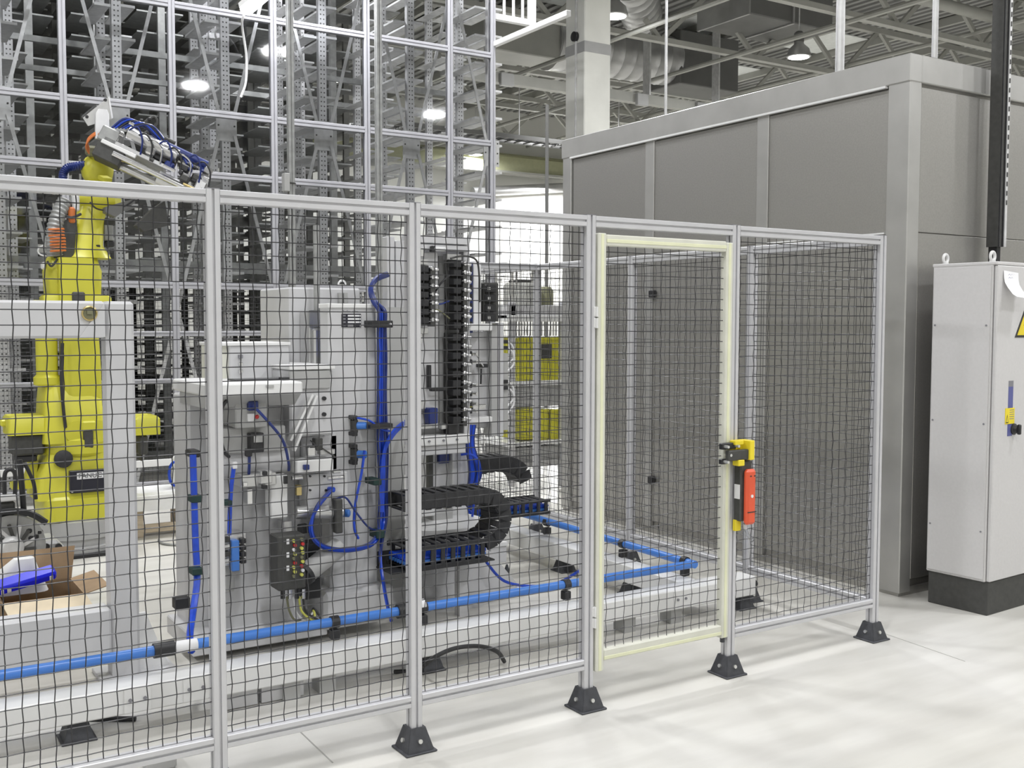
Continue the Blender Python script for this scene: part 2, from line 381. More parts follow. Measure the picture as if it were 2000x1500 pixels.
t = thing('wall_beam', 'olive yellow steel beam along the top of the far white wall', 'beam', (15, 25.4, 6.4))
MB().box(6, 25, 25.2, 25.7, 6.55, 6.62).build('bottom_flange', 'truss', t)
MB().box(6, 25, 25.4, 25.46, 6.6, 7.1).build('web', 'olivey', t)
MB().box(6, 25, 25.2, 25.7, 7.1, 7.16).build('top_flange', 'olive', t)
t = thing('wall_pipe', 'silver insulated pipe and wall lamp under the olive beam', 'pipe', (15, 25.6, 5.6))
MB().cyl((14.4, 25.6, 5.9), (18, 25.6, 6.3), .16, 12).build('pipe_run', 'duct', t, True)
# high bay lamps
def high_bay(x, y, label):
    t = thing('high_bay_lamp', label, 'lamp', (x, y, 6.98), 0)
    MB().lathe([(.23, 0), (.24, .01), (.2, .16), (.1, .25), (.09, .3)], (x, y, 6.98), seg=22).build('reflector', 'duct', t, True)
    MB().lathe([(.08, .28), (.1, .3), (.1, .46), (.06, .5)], (x, y, 6.98), seg=14).build('gear_housing', 'ductd', t, True)
    MB().cyl((x, y, 6.975), (x, y, 6.985), .2, 22).build('lens', 'lens', t)
    MB().cyl((x, y, 7.46), (x, y, ZC-.228), .012, 6).build('suspension_rod', 'galv', t)
for (x, y), l in zip(LAMPS_SEEN, ['high-bay lamp hanging over the right half of the steel enclosure', 'high-bay lamp partly hidden beside the top of the concrete column',
        'far high-bay lamp seen at the right edge of the rack', 'far high-bay lamp seen low between the rack uprights at centre', 'high-bay lamp seen small near the top among the rack shelves']):
    high_bay(x, y, l)
# ------------------------------------------------------------------ steel enclosure
EX, EY, EX2, EY2, EH = 2.82, .49, 5.6, 4.19, 3.39
t = thing('steel_enclosure', 'large brushed stainless steel enclosure box beside the wire cage', 'enclosure', (EX, EY, 0))
MB().box(EX+.03, EX2, EY+.03, EY2, .04, EH-.06).build('core', 'steel', t)
MB().box(EX+.01, EX2, EY+.01, EY2-.01, 0, .05).build('base_rail', 'steel', t)
ys = [EY+.09, 1.72, 2.97, EY2-.09]
for i in range(3):
    for z0, z1 in ((.1, 2.298), (2.303, 3.2)):
        MB().box(EX+.012, EX+.03, ys[i]+.055, ys[i+1]-.055, z0, z1, .003).build('side_panel', 'steel', t)
for y in ys[1:3]: MB().box(EX, EX+.03, y-.055, y+.055, .05, 3.24, .004).build('mullion', 'steelf', t)
MB().box(EX-.004, EX+.11, EY-.004, EY+.16, .02, 3.24, .006).build('corner_post', 'steelf', t)
MB().box(EX-.004, EX+.09, EY2-.13, EY2, .02, 3.24, .006).build('corner_post', 'steelf', t)
MB().box(EX-.012, EX+.1, EY-.01, EY2+.01, 3.22, EH, .006).build('top_rail', 'steelf', t)
MB().box(EX+.1, EX2, EY-.012, EY+.1, 3.22, EH, .006).build('top_rail', 'steelf', t)
MB().box(EX-.02, EX+.01, EY+.17, EY2-.13, 3.207, 3.221).build('drip_edge', 'white', t)
MB().box(EX-.004, EX+.02, EY+.17, 1.66, 2.296, 2.306).build('joint_trim', 'white', t)
for i in range(2):
    for z0, z1 in ((.1, 2.298), (2.303, 3.2)):
        MB().box(EX+.12+i*1.32, EX+1.38+i*1.32, EY+.006, EY+.03, z0, z1, .003).build('front_panel', 'steel', t)
MB().box(EX+1.39, EX+1.47, EY-.004, EY+.03, .05, 3.24, .004).build('mullion', 'steelf', t)
for px, py in ((1276, 574), (1274, 937)):
    p = PX(px, py, EX); MB().box(EX-.03, EX+.01, p.y-.03, p.y+.03, p.z-.03, p.z+.03, .006).build('latch', 'black', t)
for k, (px, py, r) in enumerate([(1300, 215, .012), (1640, 130, .032), (1825, 118, .02)]):
    p = PX(px, py, EX+.4); p.y = max(p.y, EY+.1)
    tt = thing('suspension_tube', ['thin steel rod from roof to enclosure top, left of three', 'thick steel tube from roof to enclosure top, middle of three', 'slim bright tube from roof to enclosure top, right of three'][k], 'rod', (p.x, p.y, EH-.06))
    MB().cyl((p.x, p.y, EH-.06), (p.x, p.y, ZC), r, 10).build('tube', 'metal', tt, True); MB().cyl((p.x, p.y, EH-.06), (p.x, p.y, EH-.03), r*2.2, 10).build('flange', 'galv', tt, True)
# ------------------------------------------------------------------ control cabinet
CA = .06
t = thing('control_cabinet', 'tall pale grey electrical control cabinet on a black plinth', 'cabinet', (2.89, -.08, 0), CA)
CM = WM[t.name]
def cbox(name, m, *a, parent=t): return MB().box(*a[:6], a[6] if len(a) > 6 else 0, CM).build(name, m, parent)
cbox('plinth', 'plinth', .012, .99, .012, .40, 0, .2, .004)
cbox('body', 'cab', 0, 1.0, .025, .41, .2, 2.08, .006)
cbox('top_cover', 'cab', -.003, 1.003, .0, .413, 2.072, 2.092, .004)
d = cbox('door', 'cab', .006, .994, -.003, .021, .205, 2.07, .005)
cbox('side_panel', 'cab', -.006, .0, .035, .40, .215, 2.065, .002)
for y, zz in ((.055, 1.72), (.385, 1.72), (.055, 1.14), (.385, 1.14), (.055, .5), (.385, .5)):
    MB().cyl(CM @ Vector((-.009, y, zz)), CM @ Vector((-.005, y, zz)), .006, 8).build('screw', 'greyink', t)
for x, y in ((.05, .06), (.05, .36), (.9, .06)):
    c = CM @ Vector((x, y, 2.125)); e = MB().tube([c+CM.to_3x3() @ Vector((.024*math.cos(a), 0, .026*math.sin(a))) for a in [2*PI*i/14 for i in range(14)]], .009, 8, True)
    e.cyl(CM @ Vector((x, y, 2.09)), CM @ Vector((x, y, 2.105)), .018, 10); e.build('lifting_eye', 'white', t, True)
def onface(x, z, dy=-.0035): return CM @ Vector((x, dy, z))
ux = CM.to_3x3() @ Vector((1, 0, 0)); uz = Vector((0, 0, 1))
# door items: found on the picture, turned into cabinet coordinates
def cabpt(px, py):
    n = CM.to_3x3() @ Vector((0, 1, 0)); o = CM @ Vector((0, -.003, 0)); dd = FW + RT*((px-1000)/F) + UP*((750-py)/F)
    return CM.inverted() @ (CP + dd*((o-CP).dot(n)/dd.dot(n)))
q = cabpt(1974, 765); q2 = cabpt(1974, 848)
MB().box(q.x-.026, q.x+.026, -.0045, -.002, q2.z-.01, q.z+.05, 0, CM).build('blue_label', 'stripblue', d)
MB().box(q.x-.026, q.x+.026, -.0047, -.002, q.z+.03, q.z+.065, 0, CM).build('grey_tag', 'greyink', d)
y = cabpt(1972, 812); yl = MB().box(y.x-.052, y.x+.048, -.0065, -.002, y.z-.048, y.z+.046, 0, CM).build('yellow_notice', 'yellow2', d)
for i in range(5): MB().box(y.x-.008, y.x+.04, -.0072, -.006, y.z+.032-i*.013, y.z+.036-i*.013, 0, CM).build('print_line', 'greyink', d)
def tri(cx, cz, h, w, y0, y1): return [CM @ Vector(v) for v in [(cx-w, y0, cz-h), (cx+w, y0, cz-h), (cx, y0, cz+h), (cx-w, y1, cz-h), (cx+w, y1, cz-h), (cx, y1, cz+h)]]
TF = [(0, 1, 2), (3, 5, 4), (0, 3, 4, 1), (1, 4, 5, 2), (2, 5, 3, 0)]
MB().add(tri(y.x-.033, y.z-.016, .026, .015, -.0068, -.006), TF).build('warning_triangle', 'ink', d)
MB().add(tri(y.x-.033, y.z-.02, .016, .009, -.0073, -.0066), TF).build('triangle_field', 'yellow2', d)
k = cabpt(1979, 838); kb = CM @ Vector((k.x, -.004, k.z))
kn = MB().lathe([(.034, 0), (.034, .008), (.026, .012), (.022, .03)], kb, CM.to_3x3() @ Vector((0, -1, 0)), 16).box(k.x-.01, k.x+.01, -.05, -.03, k.z-.03, k.z+.03, .004, CM).build('rotary_switch', 'black', d, True)
w = cabpt(1992, 628); MB().add(tri(w.x+.06, w.z, .095, .115, -.0055, -.002), TF).build('warning_triangle', 'ink', d)
MB().add(tri(w.x+.06, w.z-.006, .075, .09, -.0062, -.005), TF).build('triangle_field', 'yellow2', d)
bz = [(.012, .045), (-.022, -.008), (0, -.008), (-.014, -.05), (.026, .006), (.003, .006)]
MB().sect([[CM @ Vector((w.x+.06+u, yy, w.z-.015+v)) for u, v in bz] for yy in (-.007, -.006)]).build('lightning_bolt', 'ink', d)
n = cabpt(1972, 552)
pp = thing('paper_note', 'handwritten white paper note curling off the cabinet door', 'note', CM @ Vector((n.x, -.006, n.z)))
cur = [(-.002, .07), (-.004, .03), (-.010, 0), (-.028, -.03), (-.06, -.07), (-.085, -.085)]
sec = []
for yy, zz in cur:
    sec.append([CM @ Vector((n.x-.075, -.005+yy, n.z+zz)), CM @ Vector((n.x+.075, -.005+yy-.006, n.z+zz-.012)), CM @ Vector((n.x+.075, -.0057+yy-.006, n.z+zz-.012)), CM @ Vector((n.x-.075, -.0057+yy, n.z+zz))])
MB().sect(sec).build('sheet', 'paper', pp, True)
for i in range(3):
    MB().tube([CM @ Vector((n.x-.03+j*.012, -.0105-.001*i-.0012*j/5, n.z+.045-i*.018+(.004 if j % 2 else -.003))) for j in range(6-i)], .0011, 4).build('handwriting', 'stripblue', pp)
# black strut standing behind the cabinet
t = thing('strut_post', 'black slotted strut post with perforated grey angle behind the cabinet', 'post', (3.25, .46, 0))
sx = PY(1940, 300, .42).x
MB().box(sx-.02, sx+.035, .36, .44, 2.23, ZC).build('channel', 'plinth', t)
for s_ in (-.014, .026): MB().box(sx+s_, sx+s_+.004, .352, .362, 2.23, ZC).build('lip', 'rubber', t)
MB().box(sx+.037, sx+.06, .35, .44, 2.23, ZC).build('perforated_angle', 'galv', t)
for i in range(22): MB().box(sx+.044, sx+.052, .346, .351, 2.5+i*.06, 2.53+i*.06).build('slot_hole', 'plinth', t)
MB().box(sx+.006, sx+.045, .38, .44, 0, 2.24).build('lower_tube', 'black', t)
# ------------------------------------------------------------------ wire fence of the cage
FH = 2.2
def wire_mesh(w, z0, z1, p=.05, r=.0019, seg=4):
    b = MB(); nx = max(1, round(w/p)); nz = round((z1-z0)/p); a = r*1.05
    for j in range(nz):
        z = z0+(j+.5)*(z1-z0)/nz
        b.tube([(0, 0, z)]+[((i+.5)*w/nx, a*(1 if (i+j) % 2 else -1), z) for i in range(nx)]+[(w, 0, z)], r, seg)
    for i in range(nx):
        x = (i+.5)*w/nx
        b.tube([(x, 0, z0)]+[(x+ (.0016 if j % 2 else -.0016), -a*(1 if (i+j) % 2 else -1), z0+(j+.5)*(z1-z0)/nz) for j in range(nz)]+[(x, 0, z1)], r, seg)
    return b
me_post = MB().prism(slot(PW), 2, .012, FH).mesh('profile', 'alu')
me_cap = MB().box(-PW/2, PW/2, -PW/2, PW/2, FH, FH+.003).mesh('end_cap', 'greyink')
bb = MB().box(-.07, .07, -.07, .07, 0, .009, .003)
for k in range(4):
    m = Matrix.Rotation(k*PI/2, 4, 'Z')
    s_ = [[m @ Vector((x, -y, z)) for x, y, z in q] for q in ([(-.058, .06, .008), (.058, .06, .008), (.058, .053, .008), (-.058, .053, .008)], [(-.033, .034, .098), (.033, .034, .098), (.033, .027, .098), (-.033, .027, .098)])]
    bb.sect(s_)
me_foot = bb.mesh('foot_bracket', 'foot')
me_fbolt = MB().cyl((0, -.057, .05), (0, -.04, .045), .0095, 8).mesh('bolt', 'bolt')
def fence_post(x, y, label):
    t = thing('fence_post', label, 'fence post', (x, y, 0), 0, 'aluminium posts of the wire fence')
    link('profile', me_post, t); link('end_cap', me_cap, t); f = link('foot_bracket', me_foot, t)
    for k in range(4):
        for dx in (.0,):
            o = link('bolt', me_fbolt, f); o.matrix_local = Matrix.Rotation(k*PI/2, 4, 'Z') @ Matrix.Translation((dx, 0, 0))
    return t
FX = [-1.66, -.863, 0., .87, 1.95]
for x, l in zip(FX, ['front fence post nearest the camera, cut by the bottom edge', 'front fence post just left of the blue hose bundle and machine plate',
                     'front fence post carrying the hinges of the yellow-edged gate', 'front fence post carrying the red and yellow interlock switch', 'corner fence post nearest the control cabinet']):
    fence_post(x, 0, l)
SY = [.94, 2.1, 3.31, 4.6]
for y, l in zip(SY, ['side fence post one bay behind the cage corner, seen right of the gate', 'side fence post two bays back, seen through the gate mesh',
                     'back corner fence post in front of the yellow crates', 'farthest side fence post, hidden behind the valve machine']):
    fence_post(1.95, y, l)
fence_post(.9, 3.31, 'rear fence post standing behind the grey valve machine')
def rail(w, zc): return MB().prism([(a, b+zc) for a, b in slot(PW-.002)], 0, 0, w)
def fence_panel(x, y, w, rz, label, gap=PW/2, lo=True):
    w2 = w-2*gap; c, s_ = math.cos(rz), math.sin(rz)
    t = thing('wire_fence', label, 'wire fence', (x+c*gap, y+s_*gap, 0), rz, 'black wire mesh panels of the fence')
    link('top_rail', rail(w2, FH-PW/2).mesh('top_rail', 'alu'), t)
    if lo:
        link('bottom_rail', rail(w2, .205).mesh('bottom_rail', 'alu'), t)
        o = link('wire_mesh', wire_mesh(w2, .23, FH-PW).mesh('wire_mesh', 'wire'), t); o['kind'] = 'stuff'
    return t
fence_panel(-2.66, 0, 1.0, 0, 'leftmost wire mesh fence panel, in front of the yellow robot')
fence_panel(FX[0], 0, FX[1]-FX[0], 0, 'wire mesh fence panel in front of the grey machine with blue hoses')
fence_panel(FX[1], 0, FX[2]-FX[1], 0, 'wire mesh fence panel left of the gate, in front of the black energy chain')
fence_panel(FX[3], 0, FX[4]-FX[3], 0, 'wire mesh fence panel right of the gate')
fence_panel(1.95, 0, SY[0], PI/2, 'first side fence panel from the cage corner beside the steel enclosure')
fence_panel(1.95, SY[0], SY[1]-SY[0], PI/2, 'second side fence panel beside the steel enclosure, behind the gate')
fence_panel(1.95, SY[1], SY[2]-SY[1], PI/2, 'third side fence panel, ending at the back corner post')
fence_panel(1.95, SY[2], SY[3]-SY[2], PI/2, 'farthest side fence panel, running on beyond the back corner post')
fence_panel(.9, 3.31, 1.05, 0, 'rear wire mesh fence panel in front of the yellow crates')
t = thing('gate_header', 'aluminium header rail spanning above the yellow-edged gate', 'rail', (FX[2]+PW/2, 0, FH-PW))
rail(FX[3]-FX[2]-PW, FH-PW/2); link('rail', rail(FX[3]-FX[2]-PW, -PW/2+PW).mesh('rail', 'alu'), t)
# gate leaf
GX0, GX1, GZ0, GZ1 = .033, .842, .165, 2.125
t = thing('gate', 'wire mesh gate with pale yellow edge strips between the posts', 'gate', (GX0, -.02, GZ0))
def stile(name, x0, x1, z0, z1, yc=-.012):
    o = MB().box(x0, x1, yc-.02, yc+.02, z0, z1, .004).build(name, 'creamy', t); return o
s1 = stile('stile', GX0, GX0+.045, GZ0, GZ1); s2 = stile('stile', GX1-.045, GX1, GZ0+.03, GZ1-.01)
r1 = stile('top_rail', GX0+.045, GX1-.045, GZ1-.055, GZ1-.005); r2 = stile('bottom_rail', GX0+.045, GX1-.045, GZ0+.045, GZ0+.095)
for s_, a in ((s1, (GX0+.015, GX0+.03, GZ0+.003, GZ1-.003)), (s2, (GX1-.03, GX1-.015, GZ0+.033, GZ1-.013)),
              (r1, (GX0+.046, GX1-.046, GZ1-.04, GZ1-.025)), (r2, (GX0+.046, GX1-.046, GZ0+.05, GZ0+.065))):
    MB().box(a[0], a[1], -.0345, -.03, a[2], a[3], .001).build('edge_strip', 'cream', s_)
w_ = GX1-GX0-.09; o = wire_mesh(w_, GZ0+.095, GZ1-.055).build('wire_mesh', 'wire', t); o.parent = t; o.matrix_parent_inverse = Matrix.Identity(4)
o.location = (.045, .008, -GZ0); o['kind'] = 'stuff'
for z in (1.78, 1.73, .44, .39): MB().box(GX0-.018, GX0+.006, -.03, -.004, z-.022, z+.022, .003).cyl((GX0-.006, -.032, z-.022), (GX0-.006, -.032, z+.022), .006, 8).build('hinge', 'white', t)
MB().cyl((GX1-.02, -.012, GZ0+.005), (GX1-.02, -.012, GZ0+.03), .012, 8).build('drop_stop', 'foot', t)
# interlock switch on the gate's right post
t = thing('interlock_switch', 'red and yellow safety interlock switch with key on gate post', 'switch', (.875, -.03, .77))
zt = 1.13
MB().box(.835, .925, -.036, -.026, zt-.05, zt+.035, .002).box(.83, .885, -.075, -.036, zt+.015, zt+.035, .002).build('mounting_bracket', 'yellow2', t)
MB().box(.905, .935, -.10, -.03, zt-.06, zt+.035, .003).build('bracket_plate', 'yellow2', t)
MB().box(.758, .85, -.062, -.036, zt-.004, zt+.026, .003).build('handle_bar', 'black', t)
MB().box(.775, .91, -.088, -.062, zt-.058, zt-.008, .004).build('actuator_block', 'plinth', t)
MB().box(.757, .80, -.06, -.036, zt-.075, zt-.05, .003).build('handle_bar', 'black', t)
MB().box(.835, .875, -.095, -.05, zt-.085, zt-.056, .003).build('yellow_clamp', 'yellow2', t)
for x, z in ((.772, zt+.011), (.84, zt+.011), (.772, zt-.062), (.79, zt-.03)): MB().cyl((x, -.09, z), (x, -.06, z), .007, 8).build('screw', 'bolt', t)
MB().box(.868, .945, -.075, -.026, zt-.36, zt-.065, .006).build('switch_body', 'plinth', t)
rc = MB().box(.885, .948, -.105, -.07, zt-.375, zt-.105, .012).build('red_cover', 'red', t)
MB().box(.888, .945, -.1065, -.104, zt-.315, zt-.31).build('seam', 'ink', rc)
MB().cyl((.915, -.108, zt-.235), (.915, -.104, zt-.235), .008, 10).build('indicator', 'white', rc)
for dx in (-.014, .012): MB().box(.915+dx, .925+dx, -.1065, -.104, zt-.14, zt-.134).build('slot', 'ink', rc)
MB().box(.865, .869, -.07, -.036, zt-.25, zt-.18).build('type_label', 'pale', t)
MB().box(.862, .90, -.05, -.03, zt-.41, zt-.355, .002).build('lower_bracket', 'yellow2', t)
MB().cyl((.905, -.07, zt-.375), (.91, -.07, zt-.4), .008, 8).build('cable_gland', 'grey', t)
MB().tube([(.91, -.07, zt-.4), (.92, -.075, zt-.43), (.94, -.09, zt-.46)], .008, 8).build('key_tag', 'clear', t, True)
# ------------------------------------------------------------------ machine base frame with its blue air pipe
t = thing('base_frame', 'white tubular steel base frame lying low on the floor inside the cage', 'frame', (0, .84, 0))
MB().box(-3.3, 1.86, .78, .92, .085, .2, .006).build('front_beam', 'white', t)
MB().box(1.37, 1.5, .922, 3.1, .085, .2, .006).build('side_beam', 'white', t)
MB().box(.1, 1.368, 2.98, 3.1, .085, .2, .006).build('rear_beam', 'white', t)
for px in (265, 380, 1160, 1330): 
    x = PY(px, 1200, .78).x; MB().box(x-.055, x+.055, .774, .78, .09, .196, .002).build('joint_plate', 'white', t)
    for dx in (-.03, .03): MB().cyl((x+dx, .768, .145), (x+dx, .775, .145), .008, 8).build('bolt', 'greyink', t)
for px in (570, 640, 1230, 1320): x = PY(px, 1300, .8).x; MB().box(x-.04, x+.04, .80, .9, 0, .085).build('leg', 'grey2', t)
for px0, px1 in ((508, 590), (440, 500)): MB().box(PY(px0, 1340, .84).x, PY(px1, 1340, .84).x, .82, .90, .005, .075).build('floor_block', 'grey', t)
for x, y in ((1.8, .85), (1.44, 2.2), (1.44, 1.45), (-2.0, .85), (-.35, .85)):
    o = link('foot_bracket', me_foot, t); o.location = (x, y-.84, 0)
    MB().cyl((x, y, .05), (x, y, .09), .02, 8).build('levelling_screw', 'bolt', t)
MB().cyl((1.862, .80, .15), (1.875, .80, .15), .02, 10).build('end_plug', 'black', t)
t = thing('air_pipe', 'blue compressed air pipe running along the white base frame', 'pipe', (0, .95, .2))
PA = [(-3.3, .95, .285), (-1.66, .95, .285)]
MB().cyl(*PA, .024, 12).build('pipe_run', 'pipe', t, True)
MB().cyl((-1.66, .95, .285), (-1.57, .95, .285), .034, 12).build('coupling', 'black', t, True)
MB().cyl((-1.57, .95, .285), (-1.47, .95, .285), .028, 12).build('elbow', 'pale', t, True)
MB().cyl((-1.47, .95, .285), (-.45, .95, .285), .024, 12).build('pipe_run', 'pipe', t, True)
MB().cyl((-.47, .95, .285), (-.39, .95, .285), .036, 12).build('coupling', 'black', t, True)
MB().cyl((-.39, .95, .30), (-.32, .95, .30), .03, 12).build('elbow', 'pale', t, True)
MB().cyl((-.34, .95, .285), (1.5, .95, .285), .024, 12).build('pipe_run', 'pipe', t, True)
MB().cyl((1.5, .93, .285), (1.5, 3.05, .30), .024, 12).build('pipe_run', 'pipe', t, True)
for px in (653, 825, 1105): x = PY(px, 1200, .95).x; MB().box(x-.02, x+.02, .925, .975, .2, .25, .004).lathe([(.03, -.02), (.03, .02)], (x, .95, .285), (1, 0, 0), 12).build('pipe_clip', 'black', t)
for y in (1.02, 1.62, 2.5): MB().box(1.475, 1.525, y-.02, y+.02, .2, .25, .004).lathe([(.03, -.02), (.03, .02)], (1.5, y, .288), (0, 1, 0), 12).build('pipe_clip', 'black', t)
# dark hose lying on the floor
hose_pts = [PZ(770, 1312, .012), PZ(815, 1308, .012), PY(850, 1283, .62), PY(890, 1266, .64), PY(935, 1262, .66), PY(970, 1272, .66), PZ(985, 1292, .012)]
tag(hose('floor_cable', hose_pts, [.011]*49, 'rubber', None), 'black cable arching off the floor in front of the base frame', 'cable')
tag(MB().box(*[PZ(205, 1395).x, PZ(270, 1400).x], .32, .40, 0.001, .07, .01).build('floor_bracket', 'grey2', None), 'small grey block on the floor below the base frame, left', 'block')
tag(hose('floor_strip', [PZ(0, 1412, .01), PZ(120, 1405, .01), PZ(265, 1404, .01)], .012, 'rubber', None), 'black rubber strip lying on the floor at lower left', 'strip')
# ------------------------------------------------------------------ grey portal frame, front left
t = thing('portal_frame', 'pale grey square-tube portal frame in front of the yellow robot', 'frame', (-1.65, 1.56, 0))
MB().box(-1.72, -1.59, 1.5, 1.63, .0, 1.83, .014).build('post', 'grey', t)
MB().box(-3.4, -1.722, 1.5, 1.63, 1.655, 1.83, .012).build('top_beam', 'grey', t)
MB().box(-3.4, -1.722, 1.495, 1.63, .1, .36, .012).build('bottom_beam', 'grey', t)
MB().prism([(-1.84, 1.66), (-1.725, 1.66), (-1.725, 1.82)], 1, 1.492, 1.5).build('corner_gusset', 'grey', t)
p = PY(175, 612, 1.49); MB().lathe([(.036, 0), (.036, .012), (.03, .014), (.028, .004)], (p.x, 1.5, p.z), (0, -1, 0), 18).build('port_ring', 'brass', t, True)
MB().lathe([(.0275, 0), (.0275, .006)], (p.x, 1.5, p.z), (0, -1, 0), 16).box(p.x-.012, p.x+.012, 1.484, 1.494, p.z-.004, p.z+.02).build('port_core', 'olive', t)
MB().prism([(-1.588, .02), (-1.44, .02), (-1.46, .06), (-1.55, .30), (-1.588, .30)], 1, 1.55, 1.575).build('foot_gusset', 'white', t)
MB().box(-1.78, -1.42, 1.44, 1.7, 0, .02, .003).build('foot_plate', 'grey', t)
MB().box(-3.4, -3.27, 1.5, 1.63, 0, 1.83, .012).build('post', 'grey', t)
# ------------------------------------------------------------------ press machine with its hoses
t = T1 = thing('press_machine', 'light grey machine with name plate, table and blue air hoses', 'machine', (-.5, 1.7, 0))
def F1(name, m, *a, parent=t, bev=.005): return fb(*a, bev=bev).build(name, m, parent)
o = fb(568, 562, 706, 1150, 2.0, .5, .01).build('rear_housing', 'grey', t)
MB().tube([PY(668+7*math.cos(a), 556+8*math.sin(a), 2.2) for a in [PI*i/8+PI for i in range(9)]], .006, 6).build('lifting_eye', 'white', t, True)
for dx in (663, 672): fb(dx, 572, dx+7, 592, 1.97, .03).build('connector', 'grey2', t)
fb(661, 580, 680, 593, 1.985, .015).build('connector_plate', 'grey2', t)
c1 = fb(644, 596, 737, 1195, 1.6, .13, .012).build('front_column', 'grey', t)
fb(641, 593, 739, 602, 1.59, .15, .004).build('column_cap', 'white', t)
fb(634, 1150, 770, 1222, 1.52, .5, .02).build('column_foot', 'grey', t)
fb(735, 600, 790, 1150, 1.72, .1).build('hose_channel', 'grey2', t)
# name plate
q = PY(685, 626, 1.6); pl = MB().box(q.x-.055, q.x+.06, 1.594, 1.6, q.z-.037, q.z+.037, .002).build('name_plate', 'plate', t)
for i in range(4):
    z = q.z+.026-i*.0175; MB().box(q.x-.02, q.x+(.048 if i < 3 else .012), 1.5925, 1.5945, z-.0045, z+.0045).build('blank_field', 'pale', pl)
    MB().box(q.x-.05, q.x-.033, 1.5925, 1.5945, z-.004, z+.004).build('field_name', 'greyink', pl)
    MB().box(q.x+.051, q.x+.056, 1.5925, 1.5945, z-.0045, z+.0045).build('blank_field', 'pale', pl)
for i in range(12):
    if i in (6,): continue
    x = q.x-.045+i*.0076; MB().box(x, x+.005, 1.5985, 1.6002, q.z+.045, q.z+.045+.007+.004*((i*7) % 3 == 0)).build('print_mark', 'greyink', t)
# slide with clear cover and rod
fb(604, 608, 636, 715, 1.85, .14, .004).build('slide_back', 'metal', t)
fb(612, 606, 634, 640, 1.78, .07, .004).build('clear_cover', 'clear', t)
fb(614, 642, 630, 714, 1.8, .05, .01).build('slide_cylinder', 'metal', t)
fb(645, 620, 652, 716, 1.75, .1).build('slide_rail', 'grey2', t)
a, b_ = PY(619, 608, 1.83), PY(618, 440, 1.83); MB().cyl(a, (a.x, a.y, b_.z), .018, 10).build('lift_rod', 'galvd', t, True)
hose('blue_hose', [PY(636, 618, 1.75), PY(637, 660, 1.74), PY(635, 695, 1.75)], .008, 'blue', t)
fb(638, 702, 650, 714, 1.74, .04, .003).build('flow_valve', 'chrome', t)
# head block, arm and ribs
fb(566, 714, 655, 722, 1.5, .5, .003).build('head_top', 'white', t)
hb = fb(566, 722, 652, 852, 1.52, .45, .012).build('head_block', 'grey', t)
fb(566, 724, 645, 760, 1.505, .02, .004).build('head_recess', 'grey2', t)
for y in (778, 809): 
    p = PY(632, y, 1.52); MB().cyl((p.x, 1.505, p.z), (p.x, 1.525, p.z), .011, 10).build('bolt', 'black', hb)
for (a, b_) in (((608, 770), (565, 860)), ((616, 772), (572, 880))):
    MB().bar(PY(*a, 1.47), PY(*b_, 1.47), .012, .05, (0, 1, 0)).build('rib', 'white', t)
fb(590, 850, 660, 1010, 1.6, .3, .008).build('arm_plate', 'grey', t)
# table
tb = fb(404, 748, 592, 772, 1.3, .62, .008).build('table_top', 'white', t)
a = PY(408, 772, 1.33); b_ = PY(588, 772, 1.33)
MB().prism([(1.32, a.z), (1.85, a.z), (1.85, a.z-.07), (1.42, a.z-.07)], 0, a.x, b_.x).build('table_skirt', 'grey2', t)
fb(458, 740, 566, 748, 1.5, .12, .002).build('table_slot', 'black', t); fb(552, 737, 566, 747, 1.45, .06, .003).build('slot_end', 'black', t)
fb(448, 674, 566, 746, 1.78, .34, .006).build('rear_box', 'grey', t); fb(425, 672, 447, 746, 1.8, .3, .005).build('rear_box_side', 'creamy', t)
fb(424, 669, 568, 675, 1.77, .36, .002).build('box_lid', 'white', t)
for y in (693, 708, 722): fb(467, y, 475, y+7, 1.76, .03, .002).build('catch', 'greyink' if y < 700 else 'chrome', t)
fb(520, 752, 535, 757, 1.294, .01).build('table_label', 'grey2', t)
# lower body
fb(372, 772, 430, 1265, 1.72, .3, .008).build('side_plate', 'grey', t)
fb(432, 790, 590, 1225, 1.62, .32, .01).build('body', 'grey', t)
fb(376, 1225, 640, 1262, 1.55, .5, .006).build('body_base', 'grey', t)
fb(460, 778, 522, 836, 1.4, .22, .006).build('table_leg', 'grey2', t)
fb(434, 834, 558, 884, 1.45, .2, .006).build('drive_block', 'grey2', t)
a = PY(432, 902, 1.5); b_ = PY(562, 897, 1.5); MB().cyl((a.x, 1.55, a.z), (b_.x, 1.55, a.z), .085, 22).build('drum', 'grey', t, True)
fb(489, 846, 516, 884, 1.40, .07, .004).build('servo_motor', 'black', t); fb(496, 850, 513, 864, 1.395, .006).build('motor_label', 'grey2', t)
fb(486, 784, 505, 802, 1.37, .04, .003).build('connector', 'navy', t); fb(484, 808, 498, 823, 1.385, .02, .001).build('type_plate', 'pale', t)
p = PY(502, 814, 1.38); MB().ball(p, .011, 10).build('red_button', 'redlamp', t, True)
hose('blue_hose', [PY(494, 792, 1.35), PY(525, 825, 1.33), PY(552, 860, 1.33), PY(563, 900, 1.36), PY(564, 918, 1.42)], .0075, 'navy', t)
hose('black_hose', [PY(443, 782, 1.36), PY(433, 800, 1.35), PY(431, 850, 1.35), PY(437, 880, 1.38), PY(447, 892, 1.45)], .009, 'rubber', t)
hose('blue_hose', [PY(487, 880, 1.38), PY(487, 905, 1.38), PY(486, 925, 1.42)], .008, 'navy', t)
p = PY(487, 884, 1.37); fb(481, 877, 493, 892, 1.36, .03, .003).build('connector', 'black', t)
fb(470, 925, 540, 950, 1.42, .12, .004).build('clamp_block', 'metal', t); fb(510, 920, 532, 945, 1.38, .08, .004).build('clamp_knob', 'metal', t)
